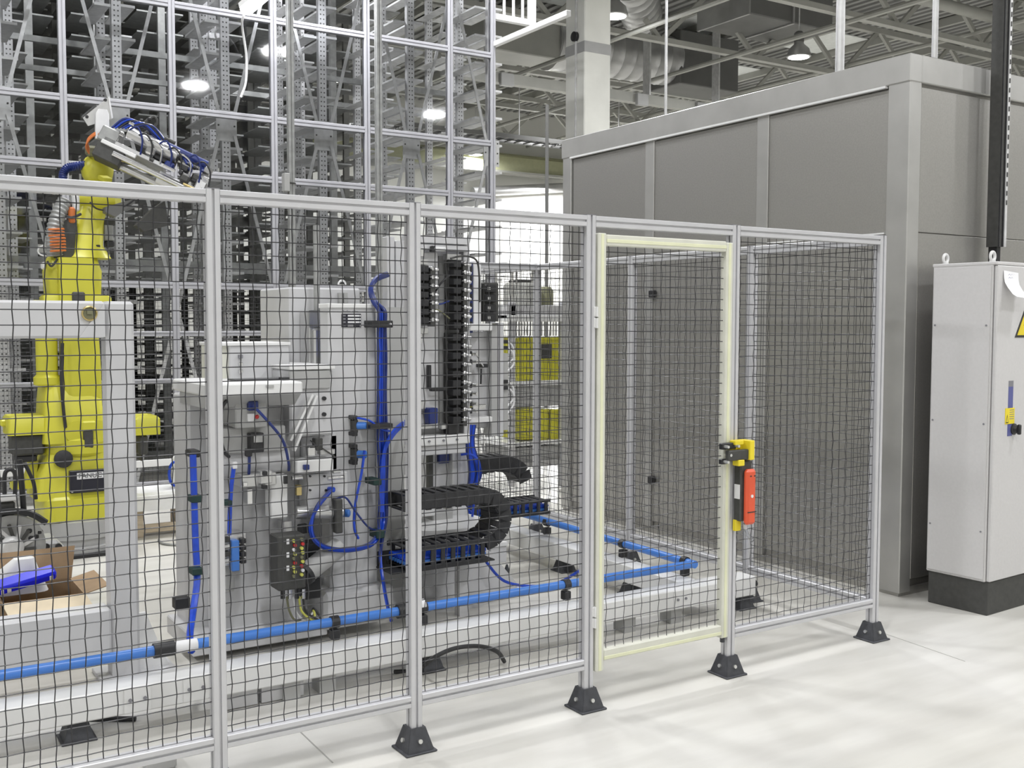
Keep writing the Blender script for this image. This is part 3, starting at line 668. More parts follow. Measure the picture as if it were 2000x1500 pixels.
for k, (x, y) in enumerate(((519, 925), (519, 952), (480, 946))): fb(x-4, y-4, x+4, y+4, 1.36, .04, .002).build('hex_screw', 'black' if k < 2 else 'chrome', t)
fb(530, 928, 562, 1012, 1.45, .1, .005).build('white_guide', 'white', t); fb(556, 930, 562, 945, 1.43, .03).build('stop', 'black', t); fb(524, 930, 532, 946, 1.43, .03).build('stop', 'black', t)
fb(484, 955, 494, 985, 1.55, .07, .003).build('sight_glass', 'chrome', t)
fb(555, 1018, 571, 1042, 1.5, .1, .003).build('lug', 'metal', t)
# vertical blue hose at the left and its fittings
fb(372, 880, 392, 894, 1.40, .1, .006).build('elbow_fitting', 'black', t); 
hose('blue_hose', [PY(377, 888, 1.4), PY(379, 960, 1.38), PY(382, 1060, 1.36), PY(385, 1130, 1.3), PY(377, 1195, 1.2), PY(371, 1240, 1.06), PY(374, 1272, .96)], .017, 'blue', t)
for px, py, Y in ((384, 975, 1.35), (386, 1117, 1.27)): fb(px-10, py-7, px+11, py+7, Y, .07, .004).build('strap', 'green', t)
fb(342, 1168, 372, 1190, 1.36, .06, .005).build('sensor_bracket', 'black', t)
hose('blue_hose', [PY(458, 905, 1.4), PY(452, 950, 1.4), PY(449, 1000, 1.4), PY(448, 1045, 1.4)], .011, 'blue', t); fb(455, 902, 464, 916, 1.385, .03, .003).build('white_fitting', 'pale', t)
fb(438, 978, 454, 988, 1.37, .06, .003).build('strap', 'green', t)
vb = fb(430, 1044, 482, 1104, 1.5, .12, .005).build('valve_block', 'metal', t)
fb(453, 1056, 468, 1116, 1.46, .05, .004).build('blue_terminal', 'pipe', vb)
for i in range(4): fb(432, 1050+i*14, 450, 1060+i*14, 1.47, .04, .004).build('fitting', 'metal' if i % 2 else 'plinth', vb); fb(470, 1052+i*13, 481, 1062+i*13, 1.47, .04, .004).build('plug', 'black', vb)
fb(440, 1104, 458, 1156, 1.56, .06, .004).build('duct_stub', 'grey2', t)
# black junction box with indicator lamps
jb = fb(543, 1046, 597, 1152, 1.3, .12, .006).build('junction_box', 'plinth', t)
cs = ['yellowcap', 'redlamp', 'pale', 'yellowcap', 'olive', 'redlamp', 'yellowcap', 'yellowcap', 'olive']
for i in range(9):
    for j in range(2):
        p = PY(573+j*15+(i % 2)*2, 1056+i*8.6+(-3 if j else 0), 1.3); MB().cyl((p.x, 1.286, p.z), (p.x, 1.302, p.z), .0085, 10).build('indicator_lamp', cs[(i+j*4) % 9], jb, True)
for y in (1058, 1084, 1110): fb(560, y-5, 565, y+5, 1.296, .006).build('white_tag', 'pale', jb)
for x in (552, 566, 580, 592): 
    p = PY(x, 1150, 1.36); MB().cyl(p, p-Vector((0, 0, .05)), .012, 8).build('cable_gland', 'chrome' if x in (566, 592) else 'black', jb, True)
for k, (x, m) in enumerate([(560, 'olive'), (572, 'galv'), (584, 'yellowcap'), (592, 'rubber')]):
    hose('cable', [PY(x, 1165, 1.36), PY(x+6, 1195, 1.35), PY(x+20+5*k, 1212, 1.37), PY(612, 1200-4*k, 1.42), PY(600+3*k, 1222, 1.45)], .006, m, t)
# diagonal actuator
a, b_ = PY(600, 1118, 1.4), PY(662, 1068, 1.46); MB().cyl(a, b_, .055, 18).build('actuator_tube', 'grey2', t, True); MB().cyl(a-(b_-a)*.1, a, .06, 18).build('actuator_cap', 'black', t, True)
fb(598, 1060, 626, 1100, 1.5, .1, .005).build('actuator_mount', 'black', t); fb(596, 1110, 628, 1170, 1.48, .1, .006).build('lower_mount', 'black', t)
# clamp assembly
fb(580, 898, 652, 924, 1.42, .16, .006).build('slide_block', 'white', t); fb(600, 924, 680, 990, 1.46, .12, .005).build('slide_plate', 'grey', t)
for px, py in ((605, 930), (633, 930), (605, 957), (636, 957)): p = PY(px, py, 1.46); MB().cyl((p.x, 1.45, p.z), (p.x, 1.462, p.z), .006, 8).build('screw', 'black', t)
for x0, x1, y in ((640, 672, 934), (650, 664, 921), (570, 590, 934)): a, b_ = PY(x0, y, 1.4), PY(x1, y, 1.4); MB().cyl((a.x, 1.4, a.z), (b_.x, 1.4, a.z), .012, 12).build('guide_rod', 'chrome', t, True)
fb(616, 856, 631, 880, 1.48, .05, .004).build('sensor', 'plinth', t); fb(603, 872, 618, 892, 1.46, .06, .008).build('linkage', 'chrome', t); fb(626, 878, 655, 888, 1.48, .05, .003).build('linkage', 'metal', t)
MB().bar(PY(606, 860, 1.46), PY(620, 872, 1.46), .006).build('lever', 'black', t); MB().bar(PY(630, 876, 1.46), PY(654, 892, 1.46), .007).build('lever', 'plinth', t)
fb(594, 908, 605, 918, 1.4, .03, .003).build('blue_fitting', 'navy', t); fb(644, 952, 656, 962, 1.42, .04, .006).build('blue_fitting', 'blue', t); fb(580, 948, 590, 968, 1.42, .04, .003).build('brass_fitting', 'brass', t)
a, b_ = PY(582, 1003, 1.42), PY(672, 1003, 1.42); MB().cyl((a.x, 1.46, a.z), (b_.x, 1.46, b_.z), .035, 16).build('air_cylinder', 'metal', t, True); fb(582, 990, 644, 1003, 1.43, .05, .004).build('cylinder_cover', 'grey2', t)
fb(656, 975, 670, 1042, 1.4, .06, .005).build('cylinder_head', 'plinth', t); fb(588, 1026, 606, 1042, 1.42, .06, .005).build('bumper', 'black', t)
# blue knobs of the regulators
for px, py in ((697, 832), (697, 888), (664, 1003)):
    fb(px-8, py-20, px+2, py-12, 1.54, .06, .003).build('regulator_body', 'black', t); fb(px-6, py-12, px+3, py+14, 1.55, .05, .004).build('regulator_body', 'plinth', t); fb(px-8, py+12, px+2, py+20, 1.54, .06, .003).build('regulator_body', 'black', t)
    p = PY(px+3, py, 1.53); MB().lathe([(.015, 0), (.022, .006), (.022, .05), (.015, .056)], (p.x, 1.55, p.z), (.75, -.65, 0), 12).build('blue_knob', 'pipe', t, True)
# hose bundle: a dozen tubes side by side
rnd = random.Random(3)
for i in range(11):
    u = (i-5)*1.45; dy = rnd.uniform(-.03, .03); Y = 1.56+dy
    xs = [PY(746+u*1.0+rnd.uniform(-1, 1), y, Y) for y in (608, 640, 700, 760, 820)]+[PY(748+u+rnd.uniform(-2, 2), y, Y) for y in (880, 960, 1010)]
    if i < 7: tail = [PY(744+u*.9, 1040, Y-.06), PY(722+u*.5, 1066+u*.4, Y-.12), PY(670, 1076+u*.5, Y-.16), PY(625-u*.3, 1066+u*.4, Y-.18), PY(606-u*.5, 1036, Y-.18), PY(618, 995+u*.6, Y-.16), PY(646, 960+u*.4, Y-.12)]
    else: tail = [PY(742+u*.2, 1080, 1.5), PY(748+u*.2, 1140, 1.4), PY(757+u*.2, 1190, 1.2), PY(764, 1212, 1.0)]
    head = [PY(757+u*.2, 536+u*.4, 1.9), PY(735, 545+u*.5, 1.72), PY(724+u*.3, 565, 1.62), PY(732+u*.6, 590, 1.58)] if i % 2 == 0 else []
    hose('blue_hose', head+xs+tail, .0085, 'blue' if i % 2 else 'navy', t, 6, 6)
for k in range(4): hose('blue_hose', [PY(790, 822+k*2, 1.75), PY(768, 842+k*3, 1.6), PY(752, 872+k*3, 1.53), PY(744+k*2, 930, 1.52), PY(742+k*2, 1000, 1.52)], .008, 'blue', t, 6, 6)
hose('blue_hose', [PY(697, 816, 1.53), PY(722, 822, 1.5), PY(745, 838, 1.5), PY(762, 842, 1.54)], .006, 'blue', t)
hose('blue_hose', [PY(712, 880, 1.5), PY(706, 925, 1.48), PY(694, 985, 1.46), PY(692, 1030, 1.44), PY(700, 1052, 1.44)], .0075, 'blue', t)
hose('blue_hose', [PY(655, 975, 1.44), PY(675, 972, 1.42), PY(695, 1000, 1.42), PY(720, 1030, 1.44), PY(740, 1036, 1.5)], .0055, 'navy', t)
fb(726, 626, 768, 640, 1.5, .14, .004).build('hose_clamp', 'black', t); p = PY(762, 633, 1.5); MB().cyl((p.x, 1.494, p.z), (p.x, 1.505, p.z), .007, 8).build('clamp_screw', 'pale', t)
fb(724, 828, 768, 838, 1.46, .14, .004).build('hose_clamp', 'black', t); fb(730, 936, 746, 948, 1.44, .12, .004).build('strap', 'green', t); fb(736, 1092-55, 752, 1052, 1.44, .1, .004).build('strap', 'green', t)
# ------------------------------------------------------------------ valve machine
t = T2 = thing('valve_machine', 'grey tool carrier with black pneumatic valve columns on a round base', 'machine', (.4, 2.2, 0))
Y2 = 1.95
a, b_ = PY(762, 650, Y2).x, PY(905, 650, Y2).x
zt, zb = PY(850, 478, Y2).z, PY(850, 850, Y2).z
fb(792, 470, 905, 862, Y2+.1, .06).build('back_plate', 'grey', t)
fb(800, 492, 856, 838, Y2+.02, .08, .004).build('tool_panel', 'grey', t)
fb(858, 500, 874, 838, Y2+.085, .02).build('recess_strip', 'grey2', t)
for px0, px1, y0 in ((757, 772, 462), (774, 792, 470), (906, 918, 474)): fb(px0, y0, px1, 866, Y2, .07, .004).build('frame_post', 'alu', t)
x0, x1 = PY(792, 480, Y2).x, PY(912, 480, Y2).x; MB().box(x0, x1, Y2-.02, Y2+.06, zt-.035, zt, .003).box(x0, x1, Y2-.03, Y2+.06, zt+.006, zt+.05, .003).build('top_beam', 'alu', t)
MB().box(x0-.02, x1, Y2-.04, Y2+.12, zb-.06, zb, .006).build('bottom_beam', 'white', t); MB().box(x0-.1, x1-.02, Y2-.02, Y2+.2, zb-.12, zb-.06, .005).build('drive_plate', 'grey', t)
for px in (790, 818, 838, 866, 892): p = PY(px, 846, Y2-.04); MB().cyl((p.x, Y2-.05, zb-.03), (p.x, Y2-.035, zb-.03), .007, 8).build('bolt', 'greyink', t)
for px in (818, 862): fb(px, 838-10, px+26, 838, Y2-.01, .08, .004).build('tooling_block', 'metal', t)
vm = MB().mesh
def valve_bank(px0, px1, y0, y1, n, Y, w, name, seed, fit=True):
    rn = random.Random(seed); g = fb(px0, y0, px1, y1, Y, .05, .003).build(name, 'plinth', t)
    xa, xb = PY(px0, (y0+y1)/2, Y).x, PY(px1, (y0+y1)/2, Y).x; za, zb_ = PY(px0, y1, Y).z, PY(px0, y0, Y).z; h = (zb_-za)/n
    me = MB().box(0, (xb-xa)*.55, -.07, 0, -h*.36, h*.36, .003).mesh('valve', 'black')
    mc = MB().lathe([(h*.2, 0), (h*.3, .012), (h*.3, .05), (h*.18, .056)], (0, 0, 0), (.55, -.83, 0), 10).mesh('fitting', 'chrome', True)
    mg = MB().lathe([(h*.24, 0), (h*.24, .04), (h*.12, .05)], (0, 0, 0), (.8, -.6, 0), 8).mesh('fitting', 'metal', True)
    md = MB().box(0, .03, -.05, 0, -h*.3, h*.3, .003).mesh('plug', 'plinth')
    for i in range(n):
        z = za+(i+.5)*h
        v = link('valve', me, None, None); v.location = (xa, Y, z); adopt(v, g)
        if fit:
            v = link('fitting', mc); v.location = (xa+(xb-xa)*.55, Y-.03, z+h*.1); adopt(v, g)
            v = link('fitting', mg); v.location = (xa+(xb-xa)*1.0, Y-.02, z); adopt(v, g)
            v = link('plug', md); v.location = (xa+(xb-xa)*.7, Y-.02, z-h*.42); adopt(v, g)
    return g
valve_bank(876, 902, 508, 644, 8, Y2+.0, .08, 'valve_manifold', 1)
valve_bank(874, 902, 650, 828, 10, Y2+.0, .08, 'valve_manifold', 2)
valve_bank(814, 838, 518, 634, 7, Y2-.04, .06, 'valve_manifold', 5)
fb(874, 496, 902, 508, Y2-.01, .06, .003).build('manifold_head', 'metal', t); fb(876, 828, 896, 848, Y2-.03, .07, .004).build('manifold_foot', 'black', t)
for y in (505, 640): fb(818, y, 836, y+12, Y2-.01, .03, .002).build('manifold_plate', 'metal', t)
fb(850, 482, 872, 490, Y2-.06, .06, .006).build('silencer', 'pale', t); fb(844, 480, 852, 492, Y2-.05, .04, .004).build('silencer_cap', 'black', t)
fb(822, 484, 827, 500, Y2-.03, .03).build('bright_pin', 'chrome', t); fb(820, 650, 824, 670, Y2-.0, .03).build('bright_pin', 'chrome', t)
fb(837, 713, 843, 760, Y2-.02, .03, .003).build('sensor_rail', 'black', t); fb(842, 757, 874, 764, Y2-.04, .03, .004).build('sensor_cable', 'black', t)
fb(838, 797, 856, 828, Y2-.06, .07, .006).build('proximity_sensor', 'navy', t)
fb(818, 783, 832, 800, Y2-.02, .04, .004).build('stop_block', 'metal', t)
hose('blue_hose', [PY(837, 560, Y2-.06), PY(838, 590, Y2-.08), PY(838, 604, Y2-.06)], .006, 'navy', t)
hose('cable', [PY(838, 588, Y2-.06), PY(858, 594, Y2-.08), PY(877, 588, Y2-.06)], .005, 'navy', t); hose('cable', [PY(838, 604, Y2-.06), PY(856, 606, Y2-.08), PY(878, 622, Y2-.06)], .005, 'olive', t)
hose('cable', [PY(850, 570, Y2-.05), PY(862, 552, Y2-.08), PY(878, 538, Y2-.06)], .006, 'rubber', t)
hose('cable', [PY(880, 505, Y2-.06), PY(905, 500, Y2-.05), PY(930, 508, Y2), PY(936, 540, Y2+.05), PY(937, 590, Y2+.08)], .006, 'plinth', t)
# right half of the carrier
Y3 = 2.1
fb(910, 514, 924, 650, Y3, .05, .003).build('black_strip', 'navy', t)
for i in range(7): fb(911, 520+i*18, 923, 531+i*18, Y3-.04, .04, .003).build('solenoid', 'black', t)
fb(925, 510, 940, 640, Y3-.01, .06, .003).build('white_strip', 'pale', t)
rb = fb(945, 552, 974, 628, Y3-.02, .12, .005).build('contactor_block', 'plinth', t)
for i in range(4): fb(950, 556+i*19, 970, 571+i*19, Y3-.05, .03, .004).build('contactor', 'black', rb); fb(953, 561+i*19, 958, 566+i*19, Y3-.054, .004).build('terminal', 'metal', rb)
fb(918, 632, 962, 646, Y3-.06, .2, .004).build('shelf_plate', 'white', t)
fb(920, 648, 960, 835, Y3+.06, .1, .004).build('panel_door', 'grey', t); fb(960, 636, 972, 852, Y3, .1, .003).build('frame_post', 'grey2', t); fb(974, 630, 984, 852, Y3, .1, .003).build('frame_post', 'alu', t)
fb(914, 815, 962, 826, Y3-.04, .15, .004).build('lower_shelf', 'white', t)
for y in (686, 702, 748, 764, 784, 798): fb(911, y, 923, y+10, Y3-.08, .1, .003).build('solenoid', 'black', t); p = PY(931, y+5, Y3-.06); MB().cyl((p.x, Y3-.07, p.z), (p.x, Y3+.05, p.z), .012, 10).build('fitting', 'metal', t, True)
hose('cable', [PY(930, 690, Y3-.06), PY(938, 705, Y3-.07), PY(944, 715, Y3-.05)], .005, 'chrome', t); fb(942, 711, 954, 718, Y3-.02, .08, .003).build('handle', 'black', t)
hose('cable', [PY(940, 720, Y3), PY(939, 750, Y3)], .006, 'black', t)
for k, y in enumerate((664, 676, 742, 754)): fb(983, y, 993, y+7, Y3+.0, .06, .003).build('plug', 'black', t); hose('cable', [PY(992, y+3, Y3+.02), PY(1002, y+14, Y3+.02), PY(1003, y+36, Y3+.03), PY(988, y+48+k*3, Y3+.03)], .006, 'pale', t)
fb(984, 690, 992, 840, Y3+.02, .05).build('cable_duct', 'grey2', t)
fb(923, 790, 950, 800, Y3-.05, .07, .004).build('gripper_link', 'chrome', t)
# column below and round base
fb(842, 866, 882, 985, 2.15, .3, .006).build('support_column', 'grey', t); fb(884, 858, 914, 1060, 2.1, .3, .005).build('support_post', 'white', t)
fb(838, 870, 846, 985, 2.1, .04).build('column_shadow_strip', 'plinth', t)  # black strip laid in as the shadow line beside the column
cx, cy = .36, 2.1
MB().lathe([(.40, 0), (.40, .02), (.33, .06), (.29, .14), (.28, .30), (.28, .42), (.22, .44)], (cx, cy, 0), seg=30).build('round_base', 'grey', t, True)
MB().lathe([(.33, .44), (.33, .48), (.2, .5)], (cx-.02, cy, 0), seg=30).build('turntable', 'white', t, True)
fb(800, 985, 850, 1010, 1.95, .2, .005).build('carriage', 'white', t); fb(845, 1000, 885, 1060, 2.0, .2, .006).build('carriage_arm', 'grey2', t)
fb(772, 1060, 820, 1115, 1.7, .3, .02).build('white_cover', 'white', t)
MB().prism([(PY(905, 1120, 1.9).x, .02), (PY(1010, 1170, 1.9).x, .02), (PY(1010, 1150, 1.9).x, .05), (PY(940, 1070, 1.9).x, .36), (PY(905, 1070, 1.9).x, .36)], 1, 1.9, 1.95).build('base_rib', 'grey', t)
fb(958, 1068, 990, 1100, 1.95, .15, .004).build('rib_box', 'grey', t); fb(958, 1060, 992, 1068, 1.94, .17, .002).build('rib_cap', 'white', t)
hose('earth_cable', [PY(872, 1110, 1.85), PY(876, 1140, 1.84), PY(895, 1158, 1.84), PY(918, 1165, 1.84)], .008, 'olive', t)
MB().lathe([(.03, 0), (.03, .02), (.016, .03), (.016, .09), (.006, .12)], PZ(990, 1137), seg=12).build('floor_bolt', 'foot', t, True)
hose('blue_hose', [PY(950, 1098, 1.6), PY(985, 1135, 1.6), PY(1040, 1145, 1.6), PY(1090, 1138, 1.5), PY(1132, 1115, 1.4)], .009, 'blue', t)
for k in range(7):
    u = k-3; hose('blue_hose', [PY(922+u*2, 830, 2.05), PY(918+u*2.4, 868, 2.03), PY(926+u*3.4, 905, 2.0), PY(928+u*3.6, 930, 2.0), PY(918+u*2, 962, 2.02), PY(916+u, 990, 2.05)], .008, 'blue' if k % 3 else 'navy', t)
hose('blue_hose', [PY(900, 888, 2.0), PY(920, 888, 1.97), PY(936, 905, 1.97), PY(930, 945, 2.0), PY(920, 1030, 2.05)], .008, 'blue', t)
fb(858, 866, 878, 905, 2.12, .04, .004).build('blue_cover', 'navy', t)
fb(770, 880, 782, 905, 1.85, .05, .003).build('yellow_guard', 'yellow2', t); fb(766, 908, 792, 930, 1.85, .1, .006).build('spindle', 'chrome', t); fb(768, 930, 790, 946, 1.84, .1, .006).build('spindle', 'plinth', t)
fb(768, 962, 790, 985, 1.8, .1, .008).build('spindle', 'plinth', t); fb(770, 1006, 788, 1030, 1.78, .12, .012).build('spindle', 'chrome', t)
# ------------------------------------------------------------------ energy chains
def chain(name, label, path, w, h, col, hoses=0):
    """path: points of the chain's centre line; each link is a part"""
    P = [Vector(p) for p in path]; c = P[len(P)//2]; t = thing(name, label, 'energy chain', (P[0].x, P[0].y, P[0].z)); L = .062; pts = [P[0]]; acc = 0
    fine = []
    for i in range(len(P)-1):
        n = max(1, int((P[i+1]-P[i]).length/.004))
        fine += [P[i].lerp(P[i+1], k/n) for k in range(n)]
    fine.append(P[-1]); d = 0; st = [fine[0]]
    for a, b in zip(fine, fine[1:]):
        d += (b-a).length
        if d >= L: st.append(b); d = 0
    b = MB(); lw = L*.98
    for s_ in (-1, 1):
        if hoses:
            for e in (-1, 1): b.box(-lw/2-.006, lw/2+.006, s_*w/2-.006, s_*w/2+.006, e*h/2-h*.13, e*h/2+h*.13, .003)
            b.box(-lw*.22, lw*.22, s_*w/2-.007, s_*w/2+.007, -h/2, h/2, .003)
        else: b.box(-lw/2-.006, lw/2+.006, s_*w/2-.006, s_*w/2+.006, -h/2, h/2, .003)
    for s_ in (-1, 1): b.box(-lw*.28, lw*.28, -w/2, w/2, s_*h/2-.006, s_*h/2+.004, .002)
    me = b.mesh('chain_link', col)
    for a, q in zip(st, st[1:]):
        x = (q-a).normalized(); y = Vector((0, 1, 0)); y = (y-x*x.dot(y)).normalized(); z = x.cross(y); mm = (a+q)/2
        o = link('chain_link', me); o.matrix_world = Matrix(((x.x, y.x, z.x, mm.x), (x.y, y.y, z.y, mm.y), (x.z, y.z, z.z, mm.z), (0, 0, 0, 1))); adopt(o, t)
    for k in range(hoses):
        off = Vector((0, (k-(hoses-1)/2)*w/(hoses+.6), 0)); MB().tube([p+off for p in st], .0125, 6).build('blue_hose', 'blue', t, True)
        MB().tube([p+off+Vector((0, 0, -.024)) for p in st], .0115, 6).build('blue_hose', 'pipe', t, True)
    return t
zu, zl = PY(860, 972, 1.5).z, PY(860, 1066, 1.5).z; xa, xb = PY(775, 972, 1.5).x, PY(934, 975, 1.5).x; R = (zu-zl)/2; zc = (zu+zl)/2
arc = [(xb+R*math.sin(a), 1.52, zc+R*math.cos(a)) for a in [PI*i/14 for i in range(15)]]
chain('energy_chain', 'black cable chain looping over in front of the round machine base', [(xa, 1.52, zu)]+arc, .2, .085, 'rubber', 0)
chain('energy_chain', 'lower run of black cable chain with blue hoses, lying on the tray', [(xb-.01, 1.5, zl-.03), (xa-.06, 1.5, zl-.03)], .24, .11, 'rubber', 7)
p0, p1 = PY(905, 980, 2.4), PY(1062, 984, 2.4)
chain('energy_chain', 'short straight black cable chain with blue hoses, right of the loop', [(p0.x, 2.4, p1.z), (p1.x, 2.4, p1.z)], .2, .085, 'rubber', 5)
p = [PY(*q, 2.75) for q in ((928, 908), (965, 902), (995, 906), (1012, 922), (1018, 948))]
chain('energy_chain', 'black cable chain arching down behind the valve machine', [(q.x, 2.75, q.z) for q in p], .16, .11, 'rubber', 0)
ct = bpy.data.objects['energy_chain.003']; q = p[0]
MB().box(q.x-.09, q.x-.03, 2.72, 2.78, 0, q.z+.02, .004).box(q.x-.09, q.x+.02, 2.7, 2.8, q.z-.02, q.z+.02, .004).build('chain_stand', 'grey2', ct)
t = thing('chain_tray', 'flat black steel tray carrying the lower run of the cable chain', 'tray', (xa, 1.5, zl))
MB().box(xa-.08, xb+.06, 1.41, 1.63, zl-.105, zl-.096, .002).build('tray_plate', 'rubber', t); MB().box(xa-.08, xb+.06, 1.63, 1.64, zl-.105, zl-.02).build('tray_lip', 'rubber', t)
MB().box(xa+.12, xa+.18, 1.58, 1.64, 0, zl-.105).build('tray_leg', 'grey', t); MB().box(xb-.08, xb-.02, 1.58, 1.64, 0, zl-.105).build('tray_leg', 'grey', t)
# ------------------------------------------------------------------ yellow robot
RX, RY = -1.32, 4.75
t = T3 = thing('industrial_robot', 'tall yellow industrial robot arm on a round grey pedestal, gripper raised', 'robot', (RX, RY, 0))
def rr(cx, cy, z, hx, hy, rad=.05, n=4, tilt=None):
    out = []
    for k, (sx, sy) in enumerate(((1, 1), (-1, 1), (-1, -1), (1, -1))):
        for i in range(n):
            a = k*PI/2+PI/2*i/(n-1); out.append(Vector((cx+sx*(hx-rad)+rad*math.cos(a), cy+sy*(hy-rad)+rad*math.sin(a), z)))
    return out
def loft(name, m, secs, parent=None): return MB().sect([rr(*q) for q in secs]).build(name, m, parent or t, True)
MB().box(RX-.36, RX+.36, RY-.36, RY+.36, 0, .03, .005).build('base_plate', 'black', t)
MB().lathe([(.34, .03), (.34, .07), (.31, .08), (.31, .12), (.33, .13), (.33, .26), (.28, .27)], (RX, RY, 0), seg=32).build('pedestal', 'grey2', t, True)
loft('base_lower', 'yellow', [(RX+.02, RY, .25, .25, .26, .08), (RX+.02, RY, .27, .27, .29, .08), (RX+.02, RY, .43, .27, .29, .06), (RX+.02, RY, .45, .25, .27, .06)])
loft('base_body', 'yellow', [(RX, RY, .43, .30, .27, .04), (RX, RY, .60, .27, .25, .04), (RX, RY, .76, .20, .23, .04)])
a, b_ = PY(135, 920, 4.47), PY(212, 958, 4.47)
pp_ = MB().box(a.x, b_.x, 4.455, 4.5, b_.z, a.z, .004).build('connector_plate', 'plate', t)
lb = MB().box(a.x+.05, a.x+.235, 4.452, 4.456, a.z-.065, a.z-.018).build('type_strip', 'pale', pp_)
text('FANUC', .05, (a.x+.1425, 4.4515, a.z-.042), (1, 0, 0), (0, 0, 1), 'ink', pp_)
for x in (a.x+.015, b_.x-.02): MB().cyl((x, 4.45, b_.z+.015), (x, 4.456, b_.z+.015), .008, 8).build('plate_screw', 'bolt', pp_)
MB().prism([(RX-.43, .50), (RX-.28, .50), (RX-.25, .70), (RX-.30, .70), (RX-.34, .56), (RX-.43, .54)], 1, RY-.05, RY+.1).build('side_lug', 'yellow', t)
MB().lathe([(.25, .74), (.27, .76), (.27, .86), (.24, .88)], (RX+.03, RY, 0), seg=28).build('turret_ring', 'yellow', t, True)
loft('turret', 'yellow', [(RX-.02, RY, .84, .22, .24, .06), (RX-.02, RY, 1.15, .20, .24, .06), (RX-.06, RY+.05, 1.3, .14, .2, .06)])
for s_, x0, x1 in ((-1, 15, 91), (1, 262, 314)):
    a, b_ = PY(x0, 815, 4.55), PY(x1, 848, 4.55); loft('motor_cover', 'yellow', [((a.x+b_.x)/2, 4.7, b_.z, (b_.x-a.x)/2, .16, .02), ((a.x+b_.x)/2, 4.7, a.z-.02, (b_.x-a.x)/2, .16, .02), ((a.x+b_.x)/2, 4.7, a.z, (b_.x-a.x)/2-.015, .145, .02)])
    a, b_ = PY(x0+8, 850, 4.58), PY(x1-3 if s_ < 0 else 290, 888, 4.58); MB().box(a.x, b_.x, 4.58, 4.8, b_.z-.0, a.z, .015).build('servo_motor', 'plinth', t)
    MB().box(a.x+.03, b_.x-.05, 4.6, 4.76, b_.z-.05, b_.z, .01).build('motor_connector', 'black', t)
MB().box(RX-.5, RX+.55, 4.68, 4.76, .97, 1.02, .01).build('motor_bridge', 'yellow', t)
# lower arm
a = PY(125, 700, 4.5).x; b_ = PY(203, 700, 4.5).x; cxl, hw = (a+b_)/2, (b_-a)/2
loft('lower_arm', 'yellow', [(cxl, 4.66, .80, hw*.9, .10, .05), (cxl, 4.66, .95, hw, .13, .06), (cxl, 4.66, 1.4, hw*.97, .13, .06), (cxl-.01, 4.66, 1.95, hw*.86, .13, .06)])
for x in (cxl-hw*.42, cxl+hw*.62): MB().cyl((x, 4.5, .92), (x, 4.72, .92), .085, 18).build('joint_boss', 'yellow', t, True)
MB().box(cxl-.02, cxl+.05, 4.48, 4.53, .80, .93, .008).build('joint_gap', 'plinth', t); MB().box(cxl-.03, cxl+.07, 4.47, 4.52, .93, 1.0, .01).build('joint_cap', 'yellow', t)
MB().lathe([(.05, -.02), (.065, 0), (.065, .02), (.05, .03)], (cxl-.16, 4.5, .73), (0, -1, 0), 16).build('rubber_stop', 'rubber', t, True)
# balancer cylinder at the left
p = PY(95, 740, 4.6); MB().lathe([(.085, 0), (.095, .01), (.095, .06), (.085, .07), (.075, .08), (.075, .62)], (p.x, 4.66, p.z-.05), seg=20).build('balancer', 'yellow', t, True)
MB().lathe([(.04, -.14), (.04, 0), (.05, .01)], (p.x+.02, 4.66, p.z-.04), seg=12).build('balancer_rod', 'chrome', t, True); MB().box(p.x-.02, p.x+.08, 4.6, 4.72, p.z-.3, p.z-.16, .012).build('balancer_fork', 'yellow', t)
MB().tube(smooth_path([PY(122, 670, 4.48), PY(120, 740, 4.47), PY(124, 800, 4.47), PY(128, 835, 4.5)]), .012, 6).build('cable', 'rubber', t, True)
# shoulder / elbow casting above the grey beam
a, b_ = PY(93, 540, 4.6).x, PY(199, 540, 4.6).x; z0, z1 = PY(150, 600, 4.6).z, PY(150, 492, 4.6).z; cm = (a+b_)/2; hw2 = (b_-a)/2
loft('elbow_housing', 'yellow', [(cm, 4.72, z0-.05, hw2*.98, .16, .04), (cm, 4.72, z0+.10, hw2*.96, .17, .05), (cm, 4.72, z1-.14, hw2, .17, .05), (cm, 4.72, z1-.04, hw2*.86, .15, .06), (cm+.01, 4.72, z1, hw2*.6, .12, .06)])
loft('elbow_front', 'yellow', [(cm-.01, 4.52, z0-.02, .12, .06, .02), (cm-.01, 4.52, z1-.05, .12, .06, .03)])
MB().box(cm-.055, cm+.045, 4.45, 4.49, z0-.02, z0+.115, .015).build('service_opening', 'plinth', t)
for s_ in (-1, 1):
    loft('elbow_foot', 'yellow', [(cm+s_*hw2*.86, 4.6, z0-.03, .075, .1, .02), (cm+s_*hw2*.86, 4.6, z0+.07, .075, .1, .02), (cm+s_*hw2*.84, 4.6, z0+.09, .06, .09, .02)])
MB().box(cm-hw2-.10, cm-hw2-.03, 4.6, 4.7, z0-.02, z0+.05, .01).build('lug', 'yellow', t); MB().box(cm+hw2+.0, cm+hw2+.09, 4.62, 4.72, z0-.0, z0+.045, .01).build('lug', 'yellow', t)
